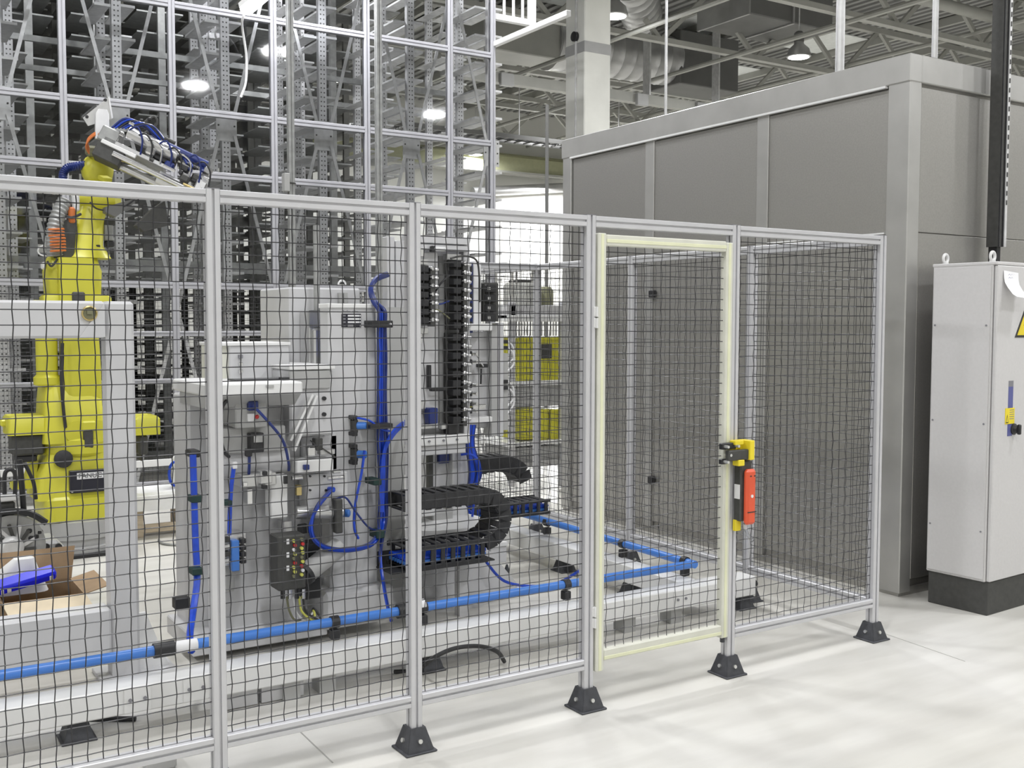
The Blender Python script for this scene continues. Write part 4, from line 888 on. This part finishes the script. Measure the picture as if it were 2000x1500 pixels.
# forearm
A = [PY(168, 505, 4.7), PY(166, 480, 4.72), PY(172, 440, 4.74), PY(181, 400, 4.76), PY(186, 372, 4.78)]
wd = [.17, .12, .105, .10, .085]
secs = []
for q, w in zip(A, wd): secs.append(rr(q.x, q.y, q.z, w, w*.95, w*.6, 5))
MB().sect(secs).build('upper_arm', 'yellow', t, True)
p = PY(192, 388, 4.68); MB().cyl((p.x-.1, 4.74, p.z+.0), (p.x+.13, 4.62, p.z), .085, 20).build('wrist_joint', 'yellow', t, True)
p = PY(190, 333, 4.72); MB().ball(p, .118, 18, (1, 1, 1.05)).build('wrist', 'yellow', t, True)
q = PY(198, 300, 4.68); MB().cyl(p, q, .095, 20, .075).build('wrist_flange', 'yellow', t, True)
p2 = PY(200, 346, 4.58); MB().bar(p2, PY(210, 352, 4.5), .07, .03).build('wrist_plate', 'yellow', t)
# cable dress pack
cn = [PY(128, 392, 4.6), PY(116, 415, 4.58), PY(107, 445, 4.57), PY(105, 475, 4.57), PY(108, 500, 4.58)]
MB().tube(smooth_path(cn), [.05+.008*(i % 2) for i in range(33)], 12).build('corrugated_sleeve', 'galvd', t, True)
for k in range(8): 
    q = PY(112-(k < 3)*2+k*.2, 448+k*6, 4.51); MB().tube([q+Vector((.05*math.cos(a), -.02*math.sin(a), .012*math.cos(a)*.4)) for a in [PI*i/7 for i in range(8)]], .008, 5).build('orange_cable', 'orange', t, True)
loft('sleeve_guard', 'plinth', [(PY(124, 505, 4.6).x, 4.62, PY(124, 505, 4.6).z, .07, .06, .02), (PY(134, 430, 4.6).x, 4.62, PY(134, 430, 4.6).z, .055, .06, .02)])
fb(134, 404, 148, 436, 4.55, .1, .012).build('orange_connector', 'orange', t); fb(141, 380, 156, 412, 4.56, .1, .01).build('cable_clamp', 'galv', t)
hose('cable', [PY(125, 420, 4.56), PY(140, 425, 4.52), PY(158, 418, 4.54)], .01, 'rubber', t)
p = [PY(q[0], q[1], 4.7) for q in ((123, 352), (124, 338), (132, 328), (146, 325), (166, 322))]
sp_ = smooth_path(p, 8); MB().tube(sp_, [.028 if i % 2 else .034 for i in range(len(sp_))], 9).build('corrugated_hose', 'navy', t, True)
hose('cable', [PY(92, 510, 4.5), PY(100, 520, 4.5), PY(108, 512, 4.5), PY(112, 505, 4.5)], .008, 'rubber', t)
fb(80, 512, 92, 526, 4.5, .08, .01).build('arm_plug', 'chrome', t); MB().tube([PY(88+14*math.cos(a), 490+10*math.sin(a), 4.6) for a in [2*PI*i/14 for i in range(14)]], .006, 6, True).build('cable_ring', 'galv', t, True)
for k, (x0, y0, x1, y1, m) in enumerate(((200, 425, 226, 440, 'plinth'), (203, 438, 222, 470, 'galvd'), (207, 470, 224, 482, 'black'), (197, 455, 203, 495, 'pale'))): fb(x0, y0, x1, y1, 4.68, .1, .008).build('arm_fitting', m, t)
fb(188, 478, 196, 483, 4.6, .1, .004).build('arm_fitting', 'black', t)
# gripper: built along its own tilted axis
g0, g1 = PY(215, 275, 4.45), PY(330, 330, 4.3)
gx = (g1-g0).normalized(); gy = Vector((0, 1, 0)); gy = (gy-gx*gx.dot(gy)).normalized(); gz = gx.cross(gy); G = Matrix((gx, gy, gz)).transposed(); gl = (g1-g0).length
gp = lambda u, v, w: g0+gx*u+gy*v+gz*w
def gb(name, m, u, v, w, su, sv, sw, bev=.004): return MB().obox(gp(u, v, w), (su, sv, sw), G, bev).build(name, m, gr)
gr = gb_ = MB().obox(gp(gl*.45, 0, -.02), (gl*1.0, .2, .03), G, .004).build('gripper', 'metal', t)
gb('gripper_block', 'galvd', .0, .0, .01, .14, .2, .12, .01); gb('gripper_block', 'plinth', .05, -.02, -.11, .2, .16, .12, .006)
gb('edge_plate', 'white', .10, -.1, -.05, .26, .02, .03); gb('black_valve', 'black', .40, .0, .06, .16, .1, .1, .01); gb('black_valve', 'black', .18, -.02, .11, .12, .14, .07, .01)
for (u0, u1, v, w, r, m) in ((.10, .48, -.06, .10, .05, 'metal'), (.30, .68, .04, .16, .035, 'navy'), (.12, .6, .09, .13, .03, 'chrome'), (.08, .62, -.1, -.1, .022, 'chrome'), (.08, .66, .0, -.14, .028, 'metal'), (.2, .7, .1, -.05, .02, 'chrome'), (.42, .74, -.04, -.1, .05, 'pale')):
    MB().cyl(gp(u0, v, w), gp(u1, v, w), r, 14).build('gripper_cylinder', m, gr, True)
for (u, v, w, m) in ((.62, .05, .15, 'pale'), (.7, .04, .12, 'chrome'), (.66, -.02, .02, 'plinth'), (.56, -.05, .04, 'black'), (.3, -.08, .04, 'chrome'), (.46, -.08, .0, 'navy'), (.6, -.1, -.04, 'plinth'), (.68, .05, -.02, 'chrome')): gb('gripper_fitting', m, u, v, w, .07, .06, .06, .012)
gb('gripper_jaw', 'metal', .72, -.05, -.06, .08, .1, .14, .01); gb('gripper_jaw', 'grey', .70, .08, .06, .06, .08, .08, .01)
rg = random.Random(11)
for k in range(26):
    u, v, w = rg.uniform(.02, .74), rg.uniform(-.12, .02), rg.uniform(-.14, .17)
    if rg.random() < .5: gb('gripper_fitting', rg.choice(['black', 'plinth', 'chrome', 'navy', 'metal']), u, v, w, rg.uniform(.025, .06), .05, rg.uniform(.02, .05), .006)
    else: MB().cyl(gp(u, v-.03, w), gp(u+rg.uniform(.03, .09), v-.03, w), rg.uniform(.008, .017), 8).build('gripper_fitting', rg.choice(['chrome', 'chrome', 'plinth', 'brass']), gr, True)
for k in range(8):
    u = .1+.075*k; hose('gripper_hose', [gp(u, -.1, .1), gp(u+.05, -.13, .15-.02*(k % 3)), gp(u+.12, -.12, .08), gp(u+.15, -.1, -.02)], .007, ('navy', 'rubber', 'chrome')[k % 3], gr, 4, 5)
for k in range(7): hose('gripper_hose', [gp(-.02+.02*k, -.05, .08+.01*k), gp(.04+.03*k, -.06, .19+.006*k), gp(.18+.04*k, -.04, .20-.01*k), gp(.34+.05*k, -.03+.01*k, .13), gp(.44+.04*k, -.05, .08)], .0085, ('navy', 'blue', 'rubber')[k % 3], gr, 5, 6)
for k in range(4): hose('orange_cable', [PY(174, 300-k*3, 4.55), PY(168+k, 285-4*k, 4.52), PY(180+2*k, 268-3*k, 4.5), PY(196+k, 262-k, 4.48), PY(208, 272, 4.48)], .006, 'orange', t, 5, 6)
fb(170, 284, 196, 304, 4.58, .1, .02).build('cable_bundle', 'olive', t)
a, b_ = PY(197, 272, 4.5), PY(200, 214, 4.5); MB().sect([rr(a.x+.01, 4.5, a.z, .05, .02, .008), rr(b_.x-.002, 4.5, b_.z-.03, .045, .02, .008), rr(b_.x-.0, 4.5, b_.z, .03, .02, .008)]).build('bracket_arm', 'pale', t, True)
v = [PY(*q, 4.53) for q in ((162, 230), (211, 190), (218, 232), (172, 246))]; MB().sect([v, [q+Vector((0, .012, 0)) for q in v]]).build('bracket_plate', 'metal', t)
v = [PY(*q, 4.52) for q in ((211, 189), (214, 188), (221, 230), (218, 232))]; MB().sect([v, [q+Vector((0, .08, 0)) for q in v]]).build('bracket_edge', 'pale', t)
for q in ((206, 195), (170, 228)): p = PY(*q, 4.525); MB().cyl(p, p+Vector((0, .02, 0)), .012, 8).build('bracket_hole', 'black', t)
fb(188, 238, 209, 268, 4.54, .06, .003).build('bracket_web', 'grey2', t)
v = [PY(*q, 4.5) for q in ((282, 240), (300, 228), (306, 240), (297, 252), (280, 262))]; MB().tube(smooth_path(v, 4), .012, 6).build('sensor_arm', 'plinth', t, True)
for q in ((276, 235), (292, 232), (278, 248)): fb(q[0]-3, q[1]-3, q[0]+4, q[1]+3, 4.48, .05, .004).build('sensor_tip', 'black', t)
# black tool plate hanging below
v = [PY(*q, 4.4) for q in ((322, 392), (330, 440), (282, 452), (266, 440), (298, 408))]; MB().sect([v, [q+Vector((0, .1, 0)) for q in v]]).build('black_tool_plate', 'plinth', t)
hose('cable', [PY(176, 395, 4.6), PY(190, 408, 4.55), PY(215, 410, 4.5), PY(245, 402, 4.45), PY(268, 385, 4.45)], .006, 'rubber', t)
v = [PY(*q, 4.45) for q in ((206, 404), (262, 388), (264, 396), (226, 424), (206, 414))]; MB().sect([v, [q+Vector((0, .1, 0)) for q in v]]).build('tool_carrier', 'ductd', t)
# ------------------------------------------------------------------ cardboard box with packing
a = PY(0, 1205, 2.2); CX, CY = -1.93, 2.3
t = thing('cardboard_box', 'open brown cardboard box with flaps behind the portal frame', 'box', (CX, CY, 0))
b = MB(); w, d, h = .2, .2, .3
for x0, x1, y0, y1 in ((-w, w, -d, -d+.008), (-w, w, d-.008, d), (-w, -w+.008, -d, d), (w-.008, w, -d, d)): b.box(CX+x0, CX+x1, CY+y0, CY+y1, 0, h)
b.box(CX-w, CX+w, CY-d, CY+d, 0, .008).build('box_body', 'card', t)
def flap(a, b_, dx, dy, dz, m): 
    v = [Vector(a), Vector(b_), Vector(b_)+Vector((dx*1, dy, dz)), Vector(a)+Vector((dx*1, dy, dz))]; n = (v[1]-v[0]).cross(v[2]-v[0]).normalized()*.005
    MB().sect([v, [q+n for q in v]]).build('flap', m, t)
flap((CX-w, CY-d, h), (CX+w, CY-d, h), .02, -.13, -.05, 'cardin'); flap((CX-w, CY+d, h), (CX+w, CY+d, h), .03, .05, .17, 'card'); flap((CX+w, CY-d, h), (CX+w, CY+d, h), .12, 0, .03, 'card'); flap((CX-w, CY-d, h), (CX-w, CY+d, h), -.12, 0, .08, 'card')
t = thing('blue_package', 'bright blue packet with white print lying in the cardboard box', 'package', (CX, CY-.05, .3))
m_ = Matrix.Translation((CX-.115, CY-.12, .375)) @ Matrix.Rotation(.12, 4, 'Z') @ Matrix.Rotation(-.16, 4, 'Y') @ Matrix.Rotation(.5, 4, 'X')
MB().box(-.19, .19, -.03, .05, -.025, .03, .012, m_).build('packet', 'bluepack', t, True)
for x, w_ in ((-.09, .014), (-.06, .02), (.15, .018)): MB().box(x, x+w_, -.033, -.029, -.012, .016, .001, m_).build('white_print', 'pale', t)
t = tag(MB().sect([rr(CX-.1, CY+.05, .3, .15, .1, .05), rr(CX-.1, CY+.05, .38, .12, .08, .05), rr(CX-.06, CY+.06, .47, .05, .04, .03)]).build('foam_packing', 'foam', None, True), 'white foam packing piece sticking up from the cardboard box', 'packing')
# ------------------------------------------------------------------ wheeled hose trolley at the left edge
Yw = 3.3; wc = PY(20, 1066, Yw)
t = thing('hose_trolley', 'black tubular trolley with large grey spoked wheel at left edge', 'trolley', (wc.x, Yw, 0))
r_ = .2; hz = wc.z
MB().lathe([(r_*.62, -.04), (r_*.98, -.05), (r_, 0), (r_*.98, .05), (r_*.62, .04)], (wc.x, Yw, hz), (0, 1, 0), 30).build('wheel', 'galvd', t, True)
MB().lathe([(.05, -.09), (.07, -.07), (.07, .02)], (wc.x, Yw, hz), (0, 1, 0), 20).build('hub', 'galv', t, True)
for k in range(14):
    a = 2*PI*k/14; MB().bar((wc.x+.06*math.cos(a), Yw-.04, hz+.06*math.sin(a)), (wc.x+r_*.7*math.cos(a+.3), Yw-.045, hz+r_*.7*math.sin(a+.3)), .02, .02, (0, 1, 0)).build('vane', 'plinth' if k % 2 else 'galv', t)
hose('mudguard', [(wc.x-.2, Yw-.05, hz+.14), (wc.x-.05, Yw-.05, hz+.22), (wc.x+.1, Yw-.05, hz+.2), (wc.x+.2, Yw-.05, hz+.13)], .02, 'black', t)
a, b_ = PY(38, 898, Yw), PY(54, 1090, Yw); hose('handle_tube', [(a.x, Yw, a.z), ((a.x+b_.x)/2, Yw, (a.z+b_.z)/2), (b_.x, Yw, .02)], .018, 'black', t)
hose('handle_loop', [PY(9, 965, Yw), PY(9, 930, Yw), PY(14, 919, Yw), PY(24, 918, Yw), PY(30, 930, Yw), PY(29, 970, Yw)], .013, 'black', t)
fb(-8, 968, 34, 980, Yw-.05, .05, .008).build('white_bar', 'white', t); fb(-4, 980, 30, 1012, Yw-.03, .12, .012).build('motor_case', 'plinth', t)
for q in ((58, 1037), (72, 1048), (62, 1052), (78, 1040)): fb(q[0]-7, q[1]-6, q[0]+7, q[1]+6, Yw-.05, .06, .012).build('coupling', 'black', t)
fb(52, 1058, 118, 1086, Yw+.05, .3, .02).build('gearbox', 'grey2', t)
for q in ((90, 1067), (114, 1067)): p = PY(q[0], q[1], Yw+.05); MB().cyl(p-Vector((0, .02, 0)), p, .02, 10).build('port', 'black', t)
MB().box(wc.x-.2, wc.x+.32, Yw+.06, Yw+.3, 0, .32, .01).cyl((wc.x, Yw, hz), (wc.x, Yw+.1, hz), .03, 10).box(wc.x-.04, wc.x+.04, Yw+.06, Yw+.1, .3, hz+.04).build('axle_block', 'grey2', t)
hose('cable', [PY(48, 905, Yw), PY(58, 925, Yw), PY(66, 945, Yw), PY(70, 975, Yw)], .012, 'black', t)
# ------------------------------------------------------------------ wrapped bench behind
bx0, bx1 = -.84, .15; by = 4.9
t = thing('wrapped_bench', 'low wooden trestle covered with white plastic sheet behind the portal post', 'bench', (-.35, 5.1, 0))
MB().box(bx0, bx1, by, by+.5, .27, .36, .03).build('plastic_sheet', 'foam', t, True)
MB().sect([[(bx0+i*.124, by-.012-.012*(i % 2), z) for i in range(9)]+[(bx0+i*.124, by+.01, z) for i in range(8, -1, -1)] for z in (.22, .28, .34)]).build('sheet_hem', 'foam', t, True)
for x in (bx0+.04, bx0+.42, bx1-.06): MB().box(x-.03, x+.03, by+.03, by+.45, 0, .27, .004).build('leg', 'wood', t)
MB().box(bx0, bx1, by+.04, by+.07, .03, .10, .004).build('stretcher', 'wood', t)
tag(hose('floor_cable', [PZ(310, 1055, .01), PZ(320, 1062, .01), PZ(350, 1064, .01), PZ(395, 1060, .01)], .01, 'galvd', None), 'thin grey cable on the floor in front of the wrapped bench', 'cable')
t = thing('wrapped_roll', 'white roll with blue tape standing on the wrapped bench', 'roll', (-.35, 5.15, .36))
p = PY(360, 945, 5.15); MB().lathe([(.09, 0), (.1, .02), (.1, .22), (.085, .25)], (p.x, 5.15, .36), seg=18).build('roll_body', 'foam', t, True)
MB().tube([(p.x-.1+.05*math.cos(a), 5.05, .48+.1*math.sin(a)) for a in [2*PI*i/16 for i in range(16)]], .012, 6, True).build('blue_tape', 'blue', t, True)
# ------------------------------------------------------------------ tall guard of aluminium profiles with clear panes and mesh below
GY = 7.0; GXS = [-3.0, -1.97, -.952, .059, 1.10, 2.16, 3.2, 3.775]
t = thing('tall_guard', 'tall aluminium profile guard wall with clear panes in front of racks', 'guard', (0, GY, 0))
GP = slot(.065, .006, .01); GT = 5.9
mp_ = MB().prism(GP, 2, .0, GT).mesh('post', 'alug')
for x in GXS: o = link('post', mp_, t); o.location = (x, 0, 0)
zr = [2.1, 3.22, 3.84, 4.86]
for x0, x1 in zip(GXS, GXS[1:]):
    for z in zr+[5.88]:
        MB().prism([(a+GY, b+z) for a, b in GP], 0, x0+.033, x1-.033).build('rail', 'alug', t)
    for z0, z1 in zip(zr, zr[1:]+[5.88]): MB().box(x0+.028, x1-.028, GY-.0015, GY+.0015, z0+.028, z1-.028).build('clear_pane', 'glass', t)
    lo = [PY(300, y, GY).z for y in (652, 745, 905)]
    for z in lo[:2]+[.12]: MB().prism([(a+GY, b+z) for a, b in slot(.05)], 0, x0+.033, x1-.033).build('rail', 'alug', t)
    MB().box(x0+.033, x1-.033, GY-.03, GY-.02, lo[2]-.03, lo[2]+.04, .004).build('kick_rail', 'white', t)
    o = link('wire_mesh', wire_mesh(x1-x0-.07, .145, 2.07, .04, .0017, 3).mesh('wire_mesh', 'wire'), t); o.location = (x0+.035, 0, 0); o['kind'] = 'stuff'
# the guard's own end return and the cage platform above

t = thing('access_platform', 'white painted railing platform at the top right of the guard', 'platform', (3.9, 6.4, 4.9))
pz = 5.0
MB().box(3.78, 3.84, 5.5, 7.05, pz-.03, pz+.03, .004).build('edge_beam', 'white', t); MB().box(3.82, 4.35, 6.98, 7.05, pz+.29, pz+.36, .004).build('edge_beam', 'white', t)
for x in (3.95, 4.08, 4.21): MB().box(x-.012, x+.012, 7.0, 7.025, pz+.3, pz+1.1).build('baluster', 'white', t)
MB().box(4.3, 4.38, 6.97, 7.05, pz+.25, pz+1.15, .004).build('newel', 'white', t); MB().box(3.8, 4.38, 7.0, 7.04, pz+.75, pz+.8).build('mid_rail', 'white', t)
t = thing('fluorescent_light', 'bright fluorescent tube luminaire at the top of the guard', 'light', (.79, 6.5, 4.85))
a, b_ = PY(478, 24, 6.5), PY(530, -20, 6.1); MB().bar(a, b_, .1, .05).build('tube', 'tube', t); MB().bar(a+Vector((0, 0, .05)), b_+Vector((0, 0, .05)), .14, .05).build('housing', 'white', t)
MB().cyl((b_.x, b_.y, b_.z), (b_.x, b_.y, ZC-.02), .015, 6).build('suspension_rod', 'galv', t)
lamp_light(a.x+.9, 6.55, 5.35, 25, .6, (.95, .96, 1), 'tube_light')
tag(hose('hanging_cable', [PY(480, 20, 6.5), PY(473, 40, 6.6), PY(474, 60, 6.8), PY(481, 110, 6.9), PY(480, 160, 6.9), PY(470, 190, 6.9)], .012, 'pale', None), 'thin white cable hanging below the fluorescent light', 'cable')
for k, (px, yb) in enumerate(((567, 372), (739, 380))):
    x = PY(px, 200, 6.3).x; z = PY(px, yb+90, 6.3).z
    tt = thing('service_pole', ['grey vertical service pole with clamp, left of two before the guard', 'grey vertical service pole, right of two before the guard'][k], 'pole', (x, 6.3, z))
    MB().prism([(a+x, b+6.3) for a, b in slot(.06)], 2, 0, ZC).build('pole', 'galvd', tt)
    if k == 0: MB().box(x-.09, x-.035, 6.24, 6.32, PY(px, 375, 6.3).z, PY(px, 340, 6.3).z, .004).build('clamp_box', 'grey2', tt); MB().tube([(x+.04*math.cos(a), 6.3+.04*math.sin(a), PY(px, 358, 6.3).z) for a in [2*PI*i/12 for i in range(12)]], .008, 6, True).build('clamp_ring', 'plinth', tt)
# ------------------------------------------------------------------ storage racks behind the guard
RT_ = 6.6
def lip_ledge(w, d):
    return MB().box(-w/2, w/2, 0, d, -.002, .002).box(-w/2, w/2, -.002, .002, -.002, .024).box(-w/2, -w/2+.003, 0, d, -.002, .02)
def rack(label, xs, y, dep, pitch, z0, parts, cross, mu='perf', off=0, lw=.15):
    t = thing('storage_rack', label, 'rack', (xs[0], y, 0), 0, 'tall tray racks behind the guard')
    mu_ = MB().box(-.045, .045, -.03, .03, 0, RT_).mesh('upright', mu); ml = lip_ledge(.15, dep).mesh('ledge', 'galv'); ms = MB()
    nl = int((RT_-z0)/pitch)
    for i, x in enumerate(xs):
        for yy in (0, dep): o = link('upright', mu_, t); o.location = (x-xs[0], yy, 0)
        for k in range(nl):
            for s_ in (-1, 1):
                xx, zz = x-xs[0]+s_*.12, z0+k*pitch+(.0 if s_ < 0 else .02)+off*(i % 2)
                if parts: o = link('ledge', ml, t); o.location = (xx, .03, zz)
                else: ms.box(xx-lw/2, xx+lw/2, .03, dep, zz-.002, zz+.002).box(xx-lw/2, xx+lw/2, .028, .032, zz, zz+.018)
    if not parts: o = link('ledge', ms.mesh('ledge', 'galv' if lw < .2 else mu), t); o['kind'] = 'stuff'
    if cross:
        gz = (-.06, 3.8)
        for i, x in enumerate(xs):
            for z in (3.8,):
                MB().prism([(x-.11, z-.16), (x+.11, z-.16), (x+.11, z+.16), (x-.11, z+.16)], 1, y-.045, y-.035).build('gusset', 'galv', t)
                for u in (-.085, .085):
                    for v in (-.12, 0, .12): MB().cyl((x+u, y-.05, z+v), (x+u, y-.04, z+v), .01, 6).build('gusset_bolt', 'plinth', t)
        for x0, x1 in zip(xs, xs[1:]):
            for z0_, z1_ in ((.0, 3.7), (3.9, 7.6)):
                f = (RT_-z0_)/(z1_-z0_) if z1_ > RT_ else 1
                MB().bar((x0+.08, y-.05, z0_), (x0+.08+(x1-x0-.16)*f, y-.05, z0_+(z1_-z0_)*f), .035, .012, (0, 1, 0)).build('brace', 'galv', t)
                MB().bar((x1-.08, y-.065, z0_), (x1-.08-(x1-x0-.16)*f, y-.065, z0_+(z1_-z0_)*f), .035, .012, (0, 1, 0)).build('brace', 'galv', t)
    for z in (.08, 2.35, 4.6, RT_-.05): MB().box(xs[0]-.2, xs[-1]+.2, y+dep-.02, y+dep+.02, z, z+.06).build('tie_beam', 'galvd', t)
    return t
SPX = 1.0905
rack('front tray rack with crossed braces, nearest behind the guard panes', [-.376+SPX*k for k in range(-2, 5)], 7.4, .75, .33, .25, True, True)
rack('second tray rack row, seen between the front rack braces', [-.1+SPX*k for k in range(-3, 5)], 8.75, .75, .33, .3, False, False)
rack('third tray rack row back, dim behind the second', [-3.9+.78*k for k in range(11)], 10.2, .9, .26, .2, False, False, 'galvd', .1, .34)  # from this row back, darker steel and wider ledges supply the depth shade
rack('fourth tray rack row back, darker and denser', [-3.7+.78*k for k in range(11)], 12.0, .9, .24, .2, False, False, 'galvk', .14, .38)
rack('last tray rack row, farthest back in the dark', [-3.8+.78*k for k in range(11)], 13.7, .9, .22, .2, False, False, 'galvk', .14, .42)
# ------------------------------------------------------------------ crate machine at the rear right
Yc = 5.2
t = thing('crate_station', 'grey framed station holding yellow crates behind the back corner post', 'machine', (3.2, Yc+.3, 0))
for px in (1003, 1102): fb(px-5, 590, px+4, 950, Yc, .06, .003).build('frame_post', 'alu', t)
x0, x1 = PY(990, 700, Yc).x, PY(1104, 700, Yc).x
for y, h, m in ((622, 8, 'white'), (748, 6, 'white'), (865, 5, 'white'), (905, 6, 'grey2')): z = PY(1050, y, Yc).z; MB().box(x0, x1, Yc-.02, Yc+.6, z-h*.004, z+h*.004, .003).build('shelf', m, t)
fb(996, 752, 1100, 794, Yc+.03, .5, .004).build('drawer_unit', 'grey2', t); fb(1000, 872, 1104, 905, Yc+.03, .5, .004).build('drawer_unit', 'grey2', t)
fb(1005, 800, 1020, 862, Yc+.2, .1, .004).build('side_cover', 'white', t); fb(1098, 800, 1103, 862, Yc, .1, .004).build('side_cover', 'white', t)
for k, (a, b_, c, d) in enumerate(((988, 552, 1048, 596), (1050, 560, 1078, 600))):
    p, q = PY(a, (b_+d)/2, Yc+.3), PY(c, (b_+d)/2, Yc+.3); z0, z1 = PY(a, d, Yc+.3).z, PY(a, b_, Yc+.3).z
    MB().lathe([((q.x-p.x)/2, z0), ((q.x-p.x)/2, z1-.04), ((q.x-p.x)/2-.03, z1)], ((p.x+q.x)/2, Yc+.3, 0), seg=20).build('tank', 'truss' if k == 0 else 'olive', t, True)
MB().box(x0, x1, Yc, Yc+.6, PY(1050, 622, Yc).z, PY(1050, 596, Yc).z, .004).build('top_deck', 'grey', t)
a = PY(1022, 552, Yc+.3); MB().box(a.x-.12, a.x+.12, Yc+.2, Yc+.4, a.z, a.z+.025, .004).build('tank_lid', 'plinth', t)
for x in (PY(990, 520, Yc).x, PY(1030, 520, Yc).x):
    z = PY(1000, 560, Yc).z; MB().tube(smooth_path([(x, Yc+.2, z-.1), (x, Yc+.2, z+.2), (x+.03, Yc+.2, z+.235), (x+.16, Yc+.2, z+.235), (x+.19, Yc+.2, z+.2), (x+.19, Yc+.2, z-.1)]), .012, 6).build('pipe_loop', 'chrome', t, True)
b = MB()
for i in range(16): px = 1008+i*5.6; a = PY(px, 620, Yc+.1); b.cyl((a.x, Yc+.1, PY(px, 656, Yc+.1).z), (a.x, Yc+.1, a.z), .008, 5)
o = b.build('tube_row', 'chrome', t); o['kind'] = 'stuff'
for k, (x0_, y0_, x1_, y1_) in enumerate(((1014, 660, 1049, 745), (1053, 660, 1092, 745), (1016, 796, 1049, 860), (1052, 800, 1072, 860), (1076, 800, 1092, 860))):
    a, b_ = PY(x0_, y1_, Yc+.04), PY(x1_, y0_, Yc+.04)
    tt = thing('yellow_crate', ['upper left yellow crate in the grey station', 'upper right yellow crate with a dark opening', 'lower left yellow crate in the grey station', 'narrow lower middle yellow crate in the station', 'narrowest lower right yellow crate in the station'][k], 'crate', (a.x, Yc+.04, a.z), 0, 'yellow crates in the grey station')
    MB().box(a.x, b_.x, Yc+.04, Yc+.4, a.z, b_.z, .008).build('crate_body', 'yellow', tt)
    n = max(2, int((x1_-x0_)/9))
    for i in range(1, n): x = a.x+(b_.x-a.x)*i/n; MB().box(x-.006, x+.006, Yc+.03, Yc+.04, a.z+.02, b_.z-.02).build('rib', 'yellow', tt)
    MB().box(a.x-.004, b_.x+.004, Yc+.028, Yc+.06, b_.z-.02, b_.z+.006, .003).build('rim', 'yellow', tt)
    if k == 1: fb(1058, 672, 1078, 700, Yc+.025, .02, .002).build('dark_opening', 'plinth', tt)
p = PX(1068, 400, 4.6)
tag(MB().cyl((p.x, p.y, 0), (p.x, p.y, PX(1068, 205, 4.6).z), .022, 8).build('conduit_pole', 'ductd', None, True), 'thin dark vertical pole standing left of the steel enclosure', 'pole')
